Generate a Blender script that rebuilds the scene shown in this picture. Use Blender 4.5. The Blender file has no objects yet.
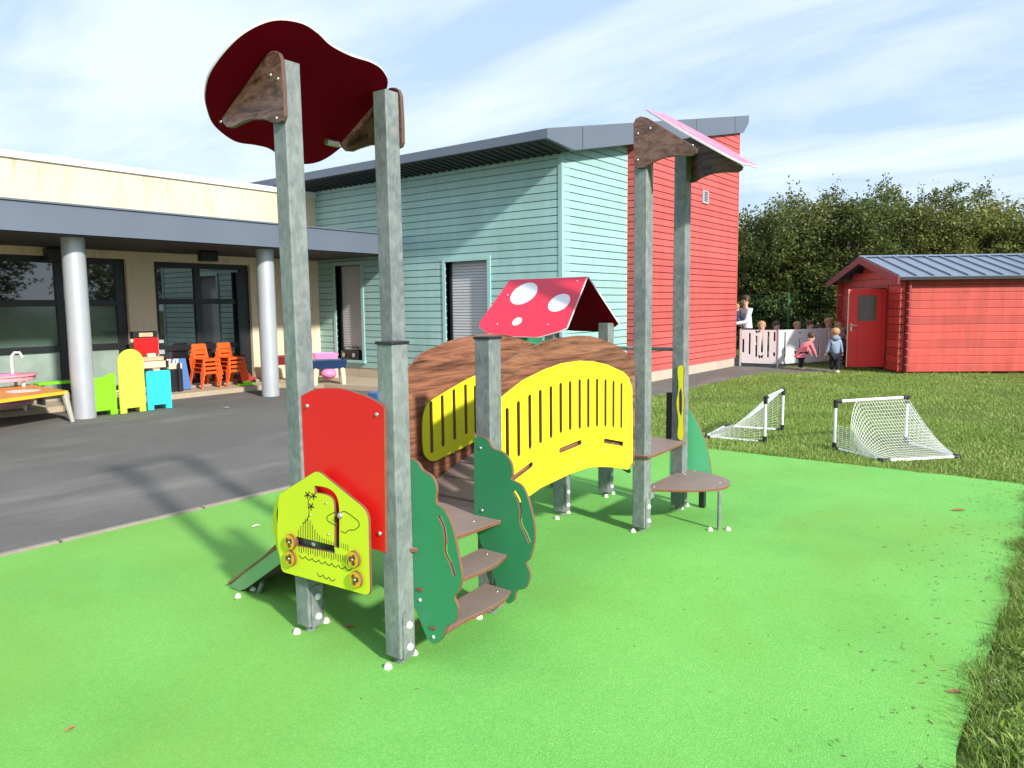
import bpy, bmesh, math, random
import numpy as np
from mathutils import Vector, Matrix
R_ = math.radians
rng = random.Random(7)
npr = np.random.default_rng(11)
scene = bpy.context.scene
COL = scene.collection

# ------------------------------------------------------------------ camera
F_PX, PITCH, ROLL, YAW, CAM_H = 750.0, -0.104054786, -0.0109116873, 0.651592204, 1.5
fw = Vector((-math.sin(YAW)*math.cos(PITCH), math.cos(YAW)*math.cos(PITCH), math.sin(PITCH)))
r0 = Vector((math.cos(YAW), math.sin(YAW), 0)); u0 = r0.cross(fw)
rt = r0*math.cos(ROLL) + u0*math.sin(ROLL); up = -r0*math.sin(ROLL) + u0*math.cos(ROLL)
cd = bpy.data.cameras.new('camera'); cam = bpy.data.objects.new('camera', cd); COL.objects.link(cam)
m = Matrix.Identity(4)
for i in range(3):
    m[i][0] = rt[i]; m[i][1] = up[i]; m[i][2] = -fw[i]; m[i][3] = (0, 0, CAM_H)[i]
cam.matrix_world = m
cd.sensor_width = 36.0; cd.lens = 36.0*F_PX/1024.0; cd.clip_end = 3000; cd.clip_start = 0.05
scene.camera = cam
CP = Vector((0, 0, CAM_H))
def on(px, py, ax, v):
    """point of the plane (axis ax = v) seen at a photo position: used to survey the real planes of the place"""
    d = rt*(px-512)/F_PX - up*(py-384)/F_PX + fw
    return CP + d*((v-CP[ax])/d[ax])

# ------------------------------------------------------------------ materials
def lin(c):
    if isinstance(c, str):
        c = [int(c[i:i+2], 16)/255 for i in (0, 2, 4)]
        c = [(x/12.92 if x <= .04045 else ((x+.055)/1.055)**2.4) for x in c]
    return (c[0], c[1], c[2], 1)
class NT:
    def __init__(s, name):
        s.m = bpy.data.materials.new(name); s.m.use_nodes = True
        s.t = s.m.node_tree; s.b = s.t.nodes['Principled BSDF']; s.out = s.t.nodes['Material Output']
        s.tc = s.t.nodes.new('ShaderNodeTexCoord')
    def n(s, typ, **kw):
        x = s.t.nodes.new(typ)
        for k, v in kw.items(): setattr(x, k, v)
        return x
    def l(s, a, b): s.t.links.new(a, b)
    def mapping(s, scale=(1, 1, 1), rot=(0, 0, 0), src='Object'):
        mp = s.n('ShaderNodeMapping'); mp.inputs['Scale'].default_value = scale; mp.inputs['Rotation'].default_value = rot
        s.l(s.tc.outputs[src], mp.inputs[0]); return mp.outputs[0]
    def noise(s, scale, detail=4, rough=.55, vec=None, dist=0):
        x = s.n('ShaderNodeTexNoise'); x.inputs['Scale'].default_value = scale; x.inputs['Detail'].default_value = detail
        x.inputs['Roughness'].default_value = rough; x.inputs['Distortion'].default_value = dist
        s.l(vec if vec is not None else s.tc.outputs['Object'], x.inputs['Vector']); return x.outputs[0]
    def ramp(s, src, stops):
        x = s.n('ShaderNodeValToRGB'); e = x.color_ramp.elements
        while len(e) < len(stops): e.new(.5)
        for i, (p, c) in enumerate(stops): e[i].position = p; e[i].color = lin(c) if not isinstance(c, (int, float)) else (c, c, c, 1)
        s.l(src, x.inputs[0]); return x.outputs[0]
    def mix(s, fac, a, b, mode='MIX'):
        x = s.n('ShaderNodeMix', data_type='RGBA', blend_type=mode)
        for sock, v in ((x.inputs[0], fac), (x.inputs[6], a), (x.inputs[7], b)):
            if hasattr(v, 'links'): s.l(v, sock)
            elif isinstance(v, (int, float)): sock.default_value = v if sock == x.inputs[0] else (v, v, v, 1)
            else: sock.default_value = lin(v)
        return x.outputs[2]
    def bump(s, h, strength=.2, dist=.01):
        x = s.n('ShaderNodeBump'); x.inputs['Strength'].default_value = strength; x.inputs['Distance'].default_value = dist
        s.l(h, x.inputs['Height']); s.l(x.outputs[0], s.b.inputs['Normal'])
    def set(s, **kw):
        for k, v in kw.items(): s.b.inputs[k.replace('_', ' ')].default_value = v
    def color(s, c):
        if hasattr(c, 'links'): s.l(c, s.b.inputs['Base Color'])
        else: s.b.inputs['Base Color'].default_value = lin(c)

def paint(name, c, rough=.45, var=.12, scale=3.0, bump=.05, metallic=0.0, dirt=None, dscale=1.2, spec=.5, boards=0):
    """a flat coat with slight unevenness and, where asked, patches of dirt"""
    t = NT(name); c = lin(c)
    n1 = t.noise(scale, 6, .6); n2 = t.noise(scale*14, 3, .6)
    dark = tuple(x*(1-var) for x in c[:3]); light = tuple(min(1, x*(1+var)) for x in c[:3])
    col = t.ramp(n1, [(.3, dark), (.7, light)])
    col = t.mix(.18, col, t.ramp(n2, [(.3, dark), (.7, light)]))
    if dirt:
        d = t.ramp(t.noise(dscale, 8, .7, dist=.6), [(.5, 0.0), (.75, 1.0)])
        f = t.n('ShaderNodeMath', operation='MULTIPLY'); f.inputs[1].default_value = .35; t.l(d, f.inputs[0])
        col = t.mix(f.outputs[0], col, dirt)
    if boards:
        g = t.n('ShaderNodeNewGeometry')
        col = t.mix(1.0, col, t.ramp(g.outputs['Random Per Island'], [(0, 1-boards), (1, 1.0)]), 'MULTIPLY')
        st = t.noise(2.2, 7, .7, vec=t.mapping((2.2, 2.2, .25)), dist=.3)
        col = t.mix(1.0, col, t.ramp(st, [(.3, 1-boards), (.6, 1.0)]), 'MULTIPLY')
        gr = t.noise(3, 6, .7, vec=t.mapping((1.5, 1.5, 40)))
        col = t.mix(1.0, col, t.ramp(gr, [(.3, 1-boards*.7), (.6, 1.0)]), 'MULTIPLY')
    t.color(col); t.set(Roughness=rough, Metallic=metallic); t.b.inputs['Specular IOR Level'].default_value = spec
    rr = t.n('ShaderNodeMapRange'); rr.inputs[3].default_value = max(.02, rough-.08); rr.inputs[4].default_value = min(1, rough+.1)
    t.l(n1, rr.inputs[0]); t.l(rr.outputs[0], t.b.inputs['Roughness'])
    if bump: t.bump(n2, bump, .004)
    return t.m

M = {}
def galv():
    t = NT('galvanised_steel')
    v = t.n('ShaderNodeTexVoronoi'); v.inputs['Scale'].default_value = 55; t.l(t.noise(9, 2), v.inputs['Vector'])
    mp = t.mapping((34, 34, 14)); v2 = t.n('ShaderNodeTexVoronoi'); v2.inputs['Scale'].default_value = 2.3; t.l(mp, v2.inputs['Vector'])
    n = t.noise(16, 6, .65); n2 = t.noise(2.2, 4, .6)
    col = t.ramp(n, [(.38, (.125, .15, .155)), (.5, (.19, .215, .217)), (.62, (.29, .315, .31))])
    s = t.n('ShaderNodeSeparateColor'); t.l(v2.outputs['Color'], s.inputs[0])
    col = t.mix(.45, col, t.ramp(s.outputs[0], [(0, (.11, .135, .135)), (1, (.32, .34, .33))]))
    col = t.mix(.35, col, t.ramp(n2, [(.4, (.12, .14, .143)), (.6, (.27, .29, .28))]))
    t.color(col); t.set(Roughness=.55, Metallic=.1); t.bump(n, .08, .003)
    return t.m
M['galv'] = galv()
def granules():
    t = NT('green_rubber_granules')
    v = t.n('ShaderNodeTexVoronoi'); v.inputs['Scale'].default_value = 260; t.l(t.tc.outputs['Object'], v.inputs['Vector'])
    s = t.n('ShaderNodeSeparateColor'); t.l(v.outputs['Color'], s.inputs[0])
    fine = t.ramp(s.outputs[0], [(0, (.075, .32, .055)), (.45, (.16, .46, .08)), (.88, (.23, .57, .13)), (.97, (.46, .66, .22))])
    v3 = t.n('ShaderNodeTexVoronoi'); v3.inputs['Scale'].default_value = 90; t.l(t.tc.outputs['Object'], v3.inputs['Vector'])
    s3 = t.n('ShaderNodeSeparateColor'); t.l(v3.outputs['Color'], s3.inputs[0])
    fine = t.mix(.35, fine, t.ramp(s3.outputs[1], [(0, (.12, .42, .08)), (1, (.23, .63, .15))]))
    big = t.ramp(t.noise(.9, 6, .6), [(.32, (.105, .34, .055)), (.5, (.17, .47, .085)), (.68, (.21, .53, .11))])
    col = t.mix(.45, fine, big)
    wear = t.ramp(t.noise(.38, 8, .62, dist=.7), [(.48, 0.0), (.70, 1.0)])
    f = t.n('ShaderNodeMath', operation='MULTIPLY'); f.inputs[1].default_value = .75; t.l(wear, f.inputs[0])
    col = t.mix(f.outputs[0], col, (.19, .36, .05))
    t.color(col); t.set(Roughness=.8); t.b.inputs['Specular IOR Level'].default_value = .3
    t.bump(v.outputs['Distance'], .5, .003)
    return t.m
M['rubber'] = granules()
def asphalt():
    t = NT('asphalt')
    n = t.noise(170, 3, .7); big = t.noise(.7, 6, .6, dist=.4); st = t.noise(1.4, 6, .65, vec=t.mapping((1.0, .22, 1), (0, 0, .25)))
    col = t.ramp(n, [(.3, (.085, .08, .072)), (.55, (.15, .145, .134)), (.75, (.30, .29, .265))])
    col = t.mix(.5, col, t.ramp(big, [(.35, (.115, .109, .10)), (.7, (.18, .172, .158))]))
    d = t.ramp(st, [(.52, 0.0), (.78, 1.0)]); f = t.n('ShaderNodeMath', operation='MULTIPLY'); f.inputs[1].default_value = .5; t.l(d, f.inputs[0])
    col = t.mix(f.outputs[0], col, (.34, .32, .28))
    t.color(col); t.set(Roughness=.95); t.b.inputs['Specular IOR Level'].default_value = .2; t.bump(n, .5, .004)
    return t.m
M['asphalt'] = asphalt()
def concrete(name, c, s=20):
    t = NT(name); c = lin(c)[:3]
    n = t.noise(s, 8, .7); b = t.noise(1.3, 6, .65, dist=.5)
    col = t.ramp(n, [(.3, tuple(x*.75 for x in c)), (.7, tuple(x*1.15 for x in c))])
    col = t.mix(.5, col, t.ramp(b, [(.3, tuple(x*.7 for x in c)), (.7, tuple(x*1.15 for x in c))]))
    t.color(col); t.set(Roughness=.9); t.bump(n, .3, .004); return t.m
M['concrete'] = concrete('pale_concrete', (.36, .32, .25)); M['kerb'] = concrete('worn_kerb_concrete', (.30, .26, .21), 12)
M['plinth'] = concrete('cement_plinth', (.50, .43, .34)); M['terrace'] = concrete('terrace_paving', (.46, .37, .26), 30)
def soil(name, stops, scale=2.2):
    t = NT(name)
    n = t.noise(scale, 8, .7); f = t.noise(60, 4, .7)
    col = t.mix(.45, t.ramp(n, stops), t.ramp(f, [(.3, (.03, .04, .012)), (.7, (.12, .14, .04))]))
    t.color(col); t.set(Roughness=1.0); t.b.inputs['Specular IOR Level'].default_value = .1; t.bump(f, .6, .02); return t.m
M['lawn'] = soil('lawn_turf', [(.3, (.10, .10, .04)), (.5, (.14, .19, .045)), (.7, (.20, .25, .06))], 1.2)
M['earth'] = soil('field_grass', [(.3, (.05, .07, .02)), (.7, (.10, .12, .035))], .3)
def blade(name, stops, trans=.25, rough=.6):
    t = NT(name)
    oi = t.n('ShaderNodeNewGeometry')
    n = t.noise(.8, 5, .65); isl = oi.outputs['Random Per Island']
    col = t.mix(.5, t.ramp(isl, stops), t.ramp(n, [(.36, stops[1][1]), (.5, stops[len(stops)//2][1]), (.64, stops[-1][1])]))
    t.color(col); t.set(Roughness=rough); t.b.inputs['Specular IOR Level'].default_value = .25
    tr = t.n('ShaderNodeBsdfTranslucent'); t.l(col, tr.inputs[0]); mx = t.n('ShaderNodeMixShader'); mx.inputs[0].default_value = trans
    t.l(t.b.outputs[0], mx.inputs[1]); t.l(tr.outputs[0], mx.inputs[2]); t.l(mx.outputs[0], t.out.inputs[0])
    return t.m
M['grass'] = blade('grass_blades', [(0, (.34, .31, .12)), (.25, (.17, .26, .05)), (.6, (.25, .38, .08)), (1, (.36, .48, .13))])
M['weed'] = blade('weed_leaves', [(0, (.30, .23, .12)), (.25, (.14, .20, .045)), (.6, (.22, .36, .06)), (1, (.38, .50, .16))])
M['leaf_a'] = blade('leaves_dark', [(0, (.05, .07, .022)), (.4, (.09, .125, .034)), (.8, (.14, .18, .05)), (1, (.20, .22, .07))], .35, .5)
M['leaf_b'] = blade('leaves_olive', [(0, (.07, .085, .026)), (.4, (.125, .155, .042)), (.8, (.19, .215, .06)), (1, (.27, .26, .09))], .35, .5)
M['leaf_c'] = blade('leaves_pale', [(0, (.09, .12, .03)), (.4, (.16, .21, .05)), (.8, (.26, .30, .08)), (1, (.38, .33, .10))], .3, .5)
def bark():
    t = NT('bark'); n = t.noise(8, 6, .7, vec=t.mapping((3, 3, .6)))
    t.color(t.ramp(n, [(.3, (.05, .04, .028)), (.7, (.16, .125, .09))])); t.set(Roughness=.95); t.bump(n, .6, .02); return t.m
M['bark'] = bark()
def wood(name, a, b, c, axis_scale, edge=False, rough=.5):
    t = NT(name)
    n = t.noise(2.0, 10, .74, vec=t.mapping(axis_scale), dist=2.2); k = t.noise(3.2, 5, .7, vec=t.mapping(tuple(.45*x if x < 4 else x*.35 for x in axis_scale)), dist=.8)
    col = t.ramp(n, [(.36, a), (.46, b), (.57, c), (.66, b)])
    col = t.mix(.35, col, t.ramp(k, [(.42, a), (.58, c)]))
    t.color(col); t.set(Roughness=rough); t.bump(n, .04, .002); return t.m
M['woodprint'] = wood('wood_grain_panel', (.022, .009, .007), (.165, .062, .033), (.36, .155, .085), (9, .65, 10))
M['woodbracket'] = wood('dark_wood_bracket', (.035, .016, .012), (.11, .052, .036), (.26, .135, .095), (2.4, 8, 7), rough=.35)
M['pine'] = wood('pale_timber', (.45, .30, .16), (.60, .42, .25), (.72, .52, .33), (3, 3, 8))
M['mint'] = paint('mint_cladding', (.37, .60, .575), .6, .06, 1.0, .12, boards=.12, dirt=(.25, .42, .38), dscale=.8)
M['mintdark'] = paint('mint_groove', (.16, .30, .27), .8, .06, 1.0, 0)
M['redclad'] = paint('red_cladding', (.66, .125, .11), .6, .08, 1.0, .12, boards=.16, dirt=(.5, .09, .08))
M['redgroove'] = paint('red_groove', (.30, .03, .03), .8, .08, 1.0, 0)
M['shedred'] = paint('shed_red_boards', (.66, .085, .062), .55, .10, 1.6, .15, boards=.28, dirt=(.55, .13, .10))
M['sheddoor'] = paint('shed_door_red', (.72, .03, .025), .45, .08)
M['shedtrim'] = paint('shed_dark_red_trim', (.26, .035, .035), .55, .1)
M['zinc'] = paint('blue_grey_zinc', (.12, .145, .19), .42, .06, .8, .02)
M['soffit'] = paint('dark_soffit', (.02, .024, .026), .7, .1)
M['shedroof'] = paint('shed_sheet_roof', (.20, .25, .32), .35, .08, .8, .02, metallic=.3)
def render_beige():
    t = NT('beige_render'); n = t.noise(60, 3, .6); b = t.noise(.8, 5, .6)
    col = t.ramp(b, [(.3, (.66, .55, .38)), (.7, (.74, .63, .45))])
    st = t.noise(2.4, 7, .75, vec=t.mapping((1, 2.4, .35)), dist=.8); st2 = t.noise(.9, 4, .6)
    f = t.n('ShaderNodeMath', operation='MULTIPLY'); t.l(t.ramp(st, [(.50, 0.0), (.64, 1.0)]), f.inputs[0]); t.l(t.ramp(st2, [(.38, 0.0), (.6, .6)]), f.inputs[1])
    col = t.mix(f.outputs[0], col, (.33, .26, .19)); t.color(col); t.set(Roughness=.9); t.bump(n, .15, .004); return t.m
M['beige'] = render_beige()
M['coping'] = paint('white_coping', (.80, .80, .78), .4, .03)
M['alu'] = paint('satin_aluminium', (.50, .52, .55), .38, .04, 2, .01, metallic=.35)
M['frame'] = paint('black_window_frame', (.016, .018, .022), .35, .1)
M['shutter'] = paint('grey_roller_shutter', (.58, .58, .60), .5, .05)
def glass(name, c, ior=2.2, rough=.02):
    t = NT(name); n = t.noise(1.6, 4, .6)
    cc = lin(c)[:3]; t.color(t.ramp(n, [(.3, tuple(x*.7 for x in cc)), (.7, tuple(x*1.2 for x in cc))]))
    t.set(Roughness=rough, IOR=ior); return t.m
M['pane_dark'] = glass('dark_window_glass', (.012, .018, .02), 2.2); M['pane_pale'] = glass('glass_over_green_blind', (.085, .13, .105), 1.7, .08)
M['pane_film'] = glass('glass_with_pale_film', (.30, .38, .33), 1.6, .15)
M['yellow'] = paint('yellow_hpl', (.80, .83, .02), .38, .03, 2, .02); M['lime'] = paint('lime_hpl', (.66, .76, .02), .38, .03, 2, .02)
M['redhpl'] = paint('red_hpl', (.80, .012, .012), .35, .03, 2, .02); M['green'] = paint('green_hpl', (.035, .26, .115), .35, .05, 2, .02)
M['greenlight'] = paint('bright_green_hpl', (.13, .62, .28), .4, .04, 2, .02)
M['edge'] = paint('brown_panel_edge', (.20, .085, .045), .6, .2, 20); M['edgelight'] = paint('white_panel_edge', (.75, .70, .70), .5, .05)
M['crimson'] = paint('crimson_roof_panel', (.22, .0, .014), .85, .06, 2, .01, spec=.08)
M['pinkglare'] = paint('red_roof_panel_glare', (.74, .10, .22), .22, .04, 2, .01)  # glare off the glossy crimson sheet, put into the colour as pink
M['mushroom'] = paint('mushroom_red_panel', (.74, .022, .060), .35, .03, 2, .01)
M['palepink'] = paint('pale_pink_spot', (.80, .42, .50), .3, .05); M['edgebrown'] = paint('bracket_edge', (.13, .07, .05), .5, .15, 20)
M['white'] = paint('white_paint', (.80, .80, .80), .4, .03); M['cap'] = paint('cream_plastic_cap', (.80, .76, .62), .4, .05, 10)
M['deck'] = paint('brown_deck_board', (.26, .195, .17), .55, .08, 12, .1, dirt=(.32, .23, .19), dscale=5)
M['black'] = paint('black_plastic', (.018, .018, .02), .4, .1); M['bolt'] = paint('steel_bolt', (.55, .55, .52), .3, .1, 20, 0, metallic=.8)
M['ink'] = paint('brown_print', (.11, .07, .02), .6, .1); M['orangedisc'] = paint('orange_disc', (.80, .42, .015), .4, .05)
M['stainless'] = paint('slide_steel', (.30, .42, .36), .3, .08, 4, .02, metallic=.7)
M['orange'] = paint('orange_plastic', (.82, .11, .015), .4, .05); M['tabletop'] = paint('orange_table_top', (.80, .32, .06), .35, .06)
M['tableedge'] = paint('yellow_table_edge', (.86, .50, .03), .4, .04); M['grey'] = paint('warm_grey_plastic', (.42, .39, .33), .5, .05)
M['toygreen'] = paint('neon_green_plastic', (.22, .80, .01), .45, .03); M['toyyellow'] = paint('pale_lime_plastic', (.66, .84, .07), .45, .03)
M['cyan'] = paint('cyan_plastic', (.03, .72, .80), .45, .03); M['pink'] = paint('pink_plastic', (.80, .35, .42), .45, .05)
M['hotpink'] = paint('bright_pink_plastic', (.80, .25, .50), .45, .05); M['navy'] = paint('navy_plastic', (.012, .035, .10), .35, .08)
M['maroon'] = paint('maroon_plastic', (.20, .012, .022), .4, .08); M['bluemat'] = paint('blue_vinyl_mat', (.07, .17, .42), .5, .12, 3)
M['cream'] = paint('cream_plastic', (.68, .58, .42), .5, .05); M['netwhite'] = paint('white_net_cord', (.82, .82, .78), .7, .04)
M['greenwire'] = paint('green_coated_wire', (.02, .14, .08), .5, .1); M['fencewhite'] = paint('white_fence_board', (.80, .80, .80), .5, .05)
SK = {'fair': paint('skin_fair', (.62, .36, .26), .55, .06, 20), 'dark': paint('skin_dark', (.16, .075, .045), .5, .06, 20)}
CL = {}
def cloth(n, c):
    if n not in CL: CL[n] = paint('cloth_'+n, c, .9, .12, 18, .2)
    return CL[n]
HR = {'brown': paint('hair_brown', (.07, .035, .018), .6, .3, 30), 'blond': paint('hair_blond', (.42, .25, .11), .6, .2, 30), 'black': paint('hair_black', (.012, .01, .01), .5, .2, 30)}

# ------------------------------------------------------------------ builders
class MB:
    def __init__(s): s.v = []; s.f = []; s.mi = []
    def add(s, vs, fs, mi=0):
        o = len(s.v); s.v += [tuple(v) for v in vs]; s.f += [tuple(i+o for i in f) for f in fs]; s.mi += [mi]*len(fs)
        return s
    def box(s, a, b, mi=0, mat=None):
        x0, y0, z0 = a; x1, y1, z1 = b
        if x0 > x1: x0, x1 = x1, x0
        if y0 > y1: y0, y1 = y1, y0
        if z0 > z1: z0, z1 = z1, z0
        vs = [Vector(p) for p in ((x0, y0, z0), (x1, y0, z0), (x1, y1, z0), (x0, y1, z0), (x0, y0, z1), (x1, y0, z1), (x1, y1, z1), (x0, y1, z1))]
        if mat is not None: vs = [mat @ v for v in vs]
        return s.add(vs, [(0, 3, 2, 1), (4, 5, 6, 7), (0, 1, 5, 4), (1, 2, 6, 5), (2, 3, 7, 6), (3, 0, 4, 7)], mi)
    def tube(s, pts, r, n=8, mi=0, cap=True):
        pts = [Vector(p) for p in pts]; rs = r if isinstance(r, (list, tuple)) else [r]*len(pts)
        rings = []; prev = None
        for i, p in enumerate(pts):
            d = (pts[min(i+1, len(pts)-1)]-pts[max(i-1, 0)]).normalized()
            if prev is None:
                a = Vector((0, 0, 1)) if abs(d.z) < .9 else Vector((1, 0, 0)); prev = d.cross(a).normalized()
            e = (prev-d*prev.dot(d)).normalized(); prev = e; g = d.cross(e)
            rings.append([p+(e*math.cos(k*2*math.pi/n)+g*math.sin(k*2*math.pi/n))*rs[i] for k in range(n)])
        vs = [v for rr in rings for v in rr]; fs = []
        for i in range(len(pts)-1):
            for k in range(n):
                fs.append((i*n+k, i*n+(k+1) % n, (i+1)*n+(k+1) % n, (i+1)*n+k))
        if cap: fs.append(tuple(range(n-1, -1, -1))); fs.append(tuple((len(pts)-1)*n+k for k in range(n)))
        return s.add(vs, fs, mi)
    def prism(s, poly, a, b, fn, mi=0, side=None):
        n = len(poly); vs = [fn(u, v, a) for u, v in poly]+[fn(u, v, b) for u, v in poly]
        s.add(vs, [tuple(range(n-1, -1, -1)), tuple(range(n, 2*n))], mi)
        o = len(s.v)-2*n
        for i in range(n):
            j = (i+1) % n; s.f.append((o+i, o+j, o+n+j, o+n+i)); s.mi.append(mi if side is None else side)
        return s
    def dome(s, c, r, h=None, axis=(0, 0, 1), n=10, k=4, mi=0):
        h = r if h is None else h; ax = Vector(axis).normalized(); a = Vector((0, 0, 1)) if abs(ax.z) < .9 else Vector((1, 0, 0))
        e = ax.cross(a).normalized(); g = ax.cross(e); c = Vector(c); vs = []; fs = []
        for i in range(k):
            t = i/k*math.pi/2
            for j in range(n):
                p = j/n*2*math.pi; vs.append(c+(e*math.cos(p)+g*math.sin(p))*r*math.cos(t)+ax*h*math.sin(t))
        vs.append(c+ax*h)
        for i in range(k-1):
            for j in range(n): fs.append((i*n+j, i*n+(j+1) % n, (i+1)*n+(j+1) % n, (i+1)*n+j))
        for j in range(n): fs.append(((k-1)*n+j, (k-1)*n+(j+1) % n, k*n))
        fs.append(tuple(range(n-1, -1, -1)))
        return s.add(vs, fs, mi)
    def ball(s, c, rx, ry=None, rz=None, n=12, k=8, mi=0):
        ry = ry or rx; rz = rz or rx; vs = [(c[0], c[1], c[2]-rz)]; fs = []
        for i in range(1, k):
            t = -math.pi/2+math.pi*i/k
            for j in range(n):
                p = 2*math.pi*j/n; vs.append((c[0]+rx*math.cos(t)*math.cos(p), c[1]+ry*math.cos(t)*math.sin(p), c[2]+rz*math.sin(t)))
        vs.append((c[0], c[1], c[2]+rz))
        for j in range(n): fs.append((0, 1+(j+1) % n, 1+j)); fs.append((len(vs)-1, len(vs)-1-n+j, len(vs)-1-n+(j+1) % n))
        for i in range(k-2):
            for j in range(n): a = 1+i*n; fs.append((a+j, a+(j+1) % n, a+n+(j+1) % n, a+n+j))
        return s.add(vs, fs, mi)
    def build(s, name, mats, parent=None, smooth=False, bevel=0, loc=None):
        me = bpy.data.meshes.new(name); me.from_pydata(s.v, [], s.f)
        if not isinstance(mats, (list, tuple)): mats = [mats]
        for mm in mats: me.materials.append(mm)
        me.polygons.foreach_set('material_index', s.mi)
        me.polygons.foreach_set('use_smooth', [bool(smooth)]*len(s.f)); me.update()
        o = bpy.data.objects.new(name, me); COL.objects.link(o)
        if smooth == 'auto' or smooth is True:
            try: me.set_sharp_from_angle(angle=R_(40))
            except Exception: pass
        if bevel:
            b = o.modifiers.new('bevel', 'BEVEL'); b.width = bevel; b.segments = 2; b.limit_method = 'ANGLE'; b.angle_limit = R_(40)
        if parent is not None: o.parent = parent; o.matrix_parent_inverse = Matrix.Translation(-parent_loc(parent)) if False else Matrix.Identity(4)
        return o
def parent_loc(p): return p.location

def empty(name, loc, rz=0, label=None, cat=None, group=None):
    o = bpy.data.objects.new(name, None); COL.objects.link(o); o.location = loc; o.rotation_euler.z = rz; o.empty_display_size = .2
    return tag(o, label, cat, group)
def tag(o, label=None, cat=None, group=None, kind=None):
    if label: o['label'] = label
    if cat: o['category'] = cat
    if group: o['group'] = group
    if kind: o['kind'] = kind
    return o
def kids(o): return [c for c in list(COL.objects) if c.parent == o]
def copy_tree(o, parent=None):
    c = o.copy(); COL.objects.link(c); c.parent = parent
    for ch in kids(o): copy_tree(ch, c)
    return c
def smooth(pts, k=6, closed=True):
    n = len(pts); out = []
    rngi = range(n) if closed else range(n-1)
    for i in rngi:
        P = [Vector((*pts[(i+d) % n if closed else min(max(i+d, 0), n-1)], 0)) for d in (-1, 0, 1, 2)]
        for j in range(k):
            t = j/k
            q = .5*((2*P[1])+(-P[0]+P[2])*t+(2*P[0]-5*P[1]+4*P[2]-P[3])*t*t+(-P[0]+3*P[1]-3*P[2]+P[3])*t**3)
            out.append((q.x, q.y))
    if not closed: out.append(tuple(pts[-1]))
    return out
def roundpoly(pts, r, k=5):
    out = []; n = len(pts)
    for i in range(n):
        a, b, c = (Vector(pts[(i+d) % n]) for d in (-1, 0, 1)); rr = r[i] if isinstance(r, (list, tuple)) else r
        d1 = (a-b); d2 = (c-b); q = min(rr, d1.length*.45, d2.length*.45)
        if q < 1e-5: out.append(tuple(b)); continue
        p0 = b+d1.normalized()*q; p2 = b+d2.normalized()*q
        for j in range(k+1):
            t = j/k; p = p0*(1-t)**2+b*2*t*(1-t)+p2*t*t; out.append(tuple(p))
    return out
def capsule(a, b, r, k=5):
    a = Vector(a); b = Vector(b); d = (b-a).normalized(); nrm = Vector((-d.y, d.x)); out = []
    for c, s in ((b, 1), (a, -1)):
        for j in range(k+1):
            t = math.pi/2-math.pi*j/k; v = d*math.cos(t)*s+nrm*math.sin(t)*s; out.append(tuple(c+v*r))
    return out
def circle(c, r, n=20, ry=None): return [(c[0]+r*math.cos(2*math.pi*i/n), c[1]+(ry or r)*math.sin(2*math.pi*i/n)) for i in range(n)]

def frameX(x): return Matrix(((0, 0, 1, x), (1, 0, 0, 0), (0, 1, 0, 0), (0, 0, 0, 1)))      # u = Y, v = Z, thickness along +X
def frameY(y): return Matrix(((1, 0, 0, 0), (0, 0, -1, y), (0, 1, 0, 0), (0, 0, 0, 1)))     # u = X, v = Z, thickness along -Y
def frameP(o, u, v):
    u = Vector(u).normalized(); v = Vector(v).normalized(); w = u.cross(v); o = Vector(o)
    return Matrix(((u.x, v.x, w.x, o.x), (u.y, v.y, w.y, o.y), (u.z, v.z, w.z, o.z), (0, 0, 0, 1)))
def panel(name, outline, holes, th, mtx, face, edge, parent=None, bev=.0015, loc=Vector((0, 0, 0)), back=None):
    """a sheet of board with real thickness, cut-outs and softly rounded edges"""
    cu = bpy.data.curves.new(name, 'CURVE'); cu.dimensions = '2D'; cu.fill_mode = 'BOTH'; cu.extrude = th/2-bev; cu.bevel_depth = bev; cu.bevel_resolution = 0; cu.offset = -bev
    for poly in [outline]+list(holes):
        sp = cu.splines.new('POLY'); sp.points.add(len(poly)-1); sp.use_cyclic_u = True
        for i, p in enumerate(poly): sp.points[i].co = (p[0], p[1], 0, 1)
    tmp = bpy.data.objects.new(name+'_tmp', cu); COL.objects.link(tmp)
    dg = bpy.context.evaluated_depsgraph_get(); me = bpy.data.meshes.new_from_object(tmp.evaluated_get(dg))
    bpy.data.objects.remove(tmp); bpy.data.curves.remove(cu)
    me.materials.clear(); me.materials.append(face); me.materials.append(edge); me.materials.append(back or face)
    for p in me.polygons:
        nz = p.normal.z; p.material_index = (1 if abs(nz) < .85 else (0 if nz > 0 else 2)); p.use_smooth = False
    me.transform(Matrix.Translation(-loc) @ mtx)
    me.name = name; o = bpy.data.objects.new(name, me); COL.objects.link(o)
    if parent is not None: o.parent = parent
    return o
def px_poly(L, ax, v):
    out = []
    for a in L:
        p = on(*a, ax, v); out.append((p.y, p.z) if ax == 0 else (p.x, p.z))
    return out

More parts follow.
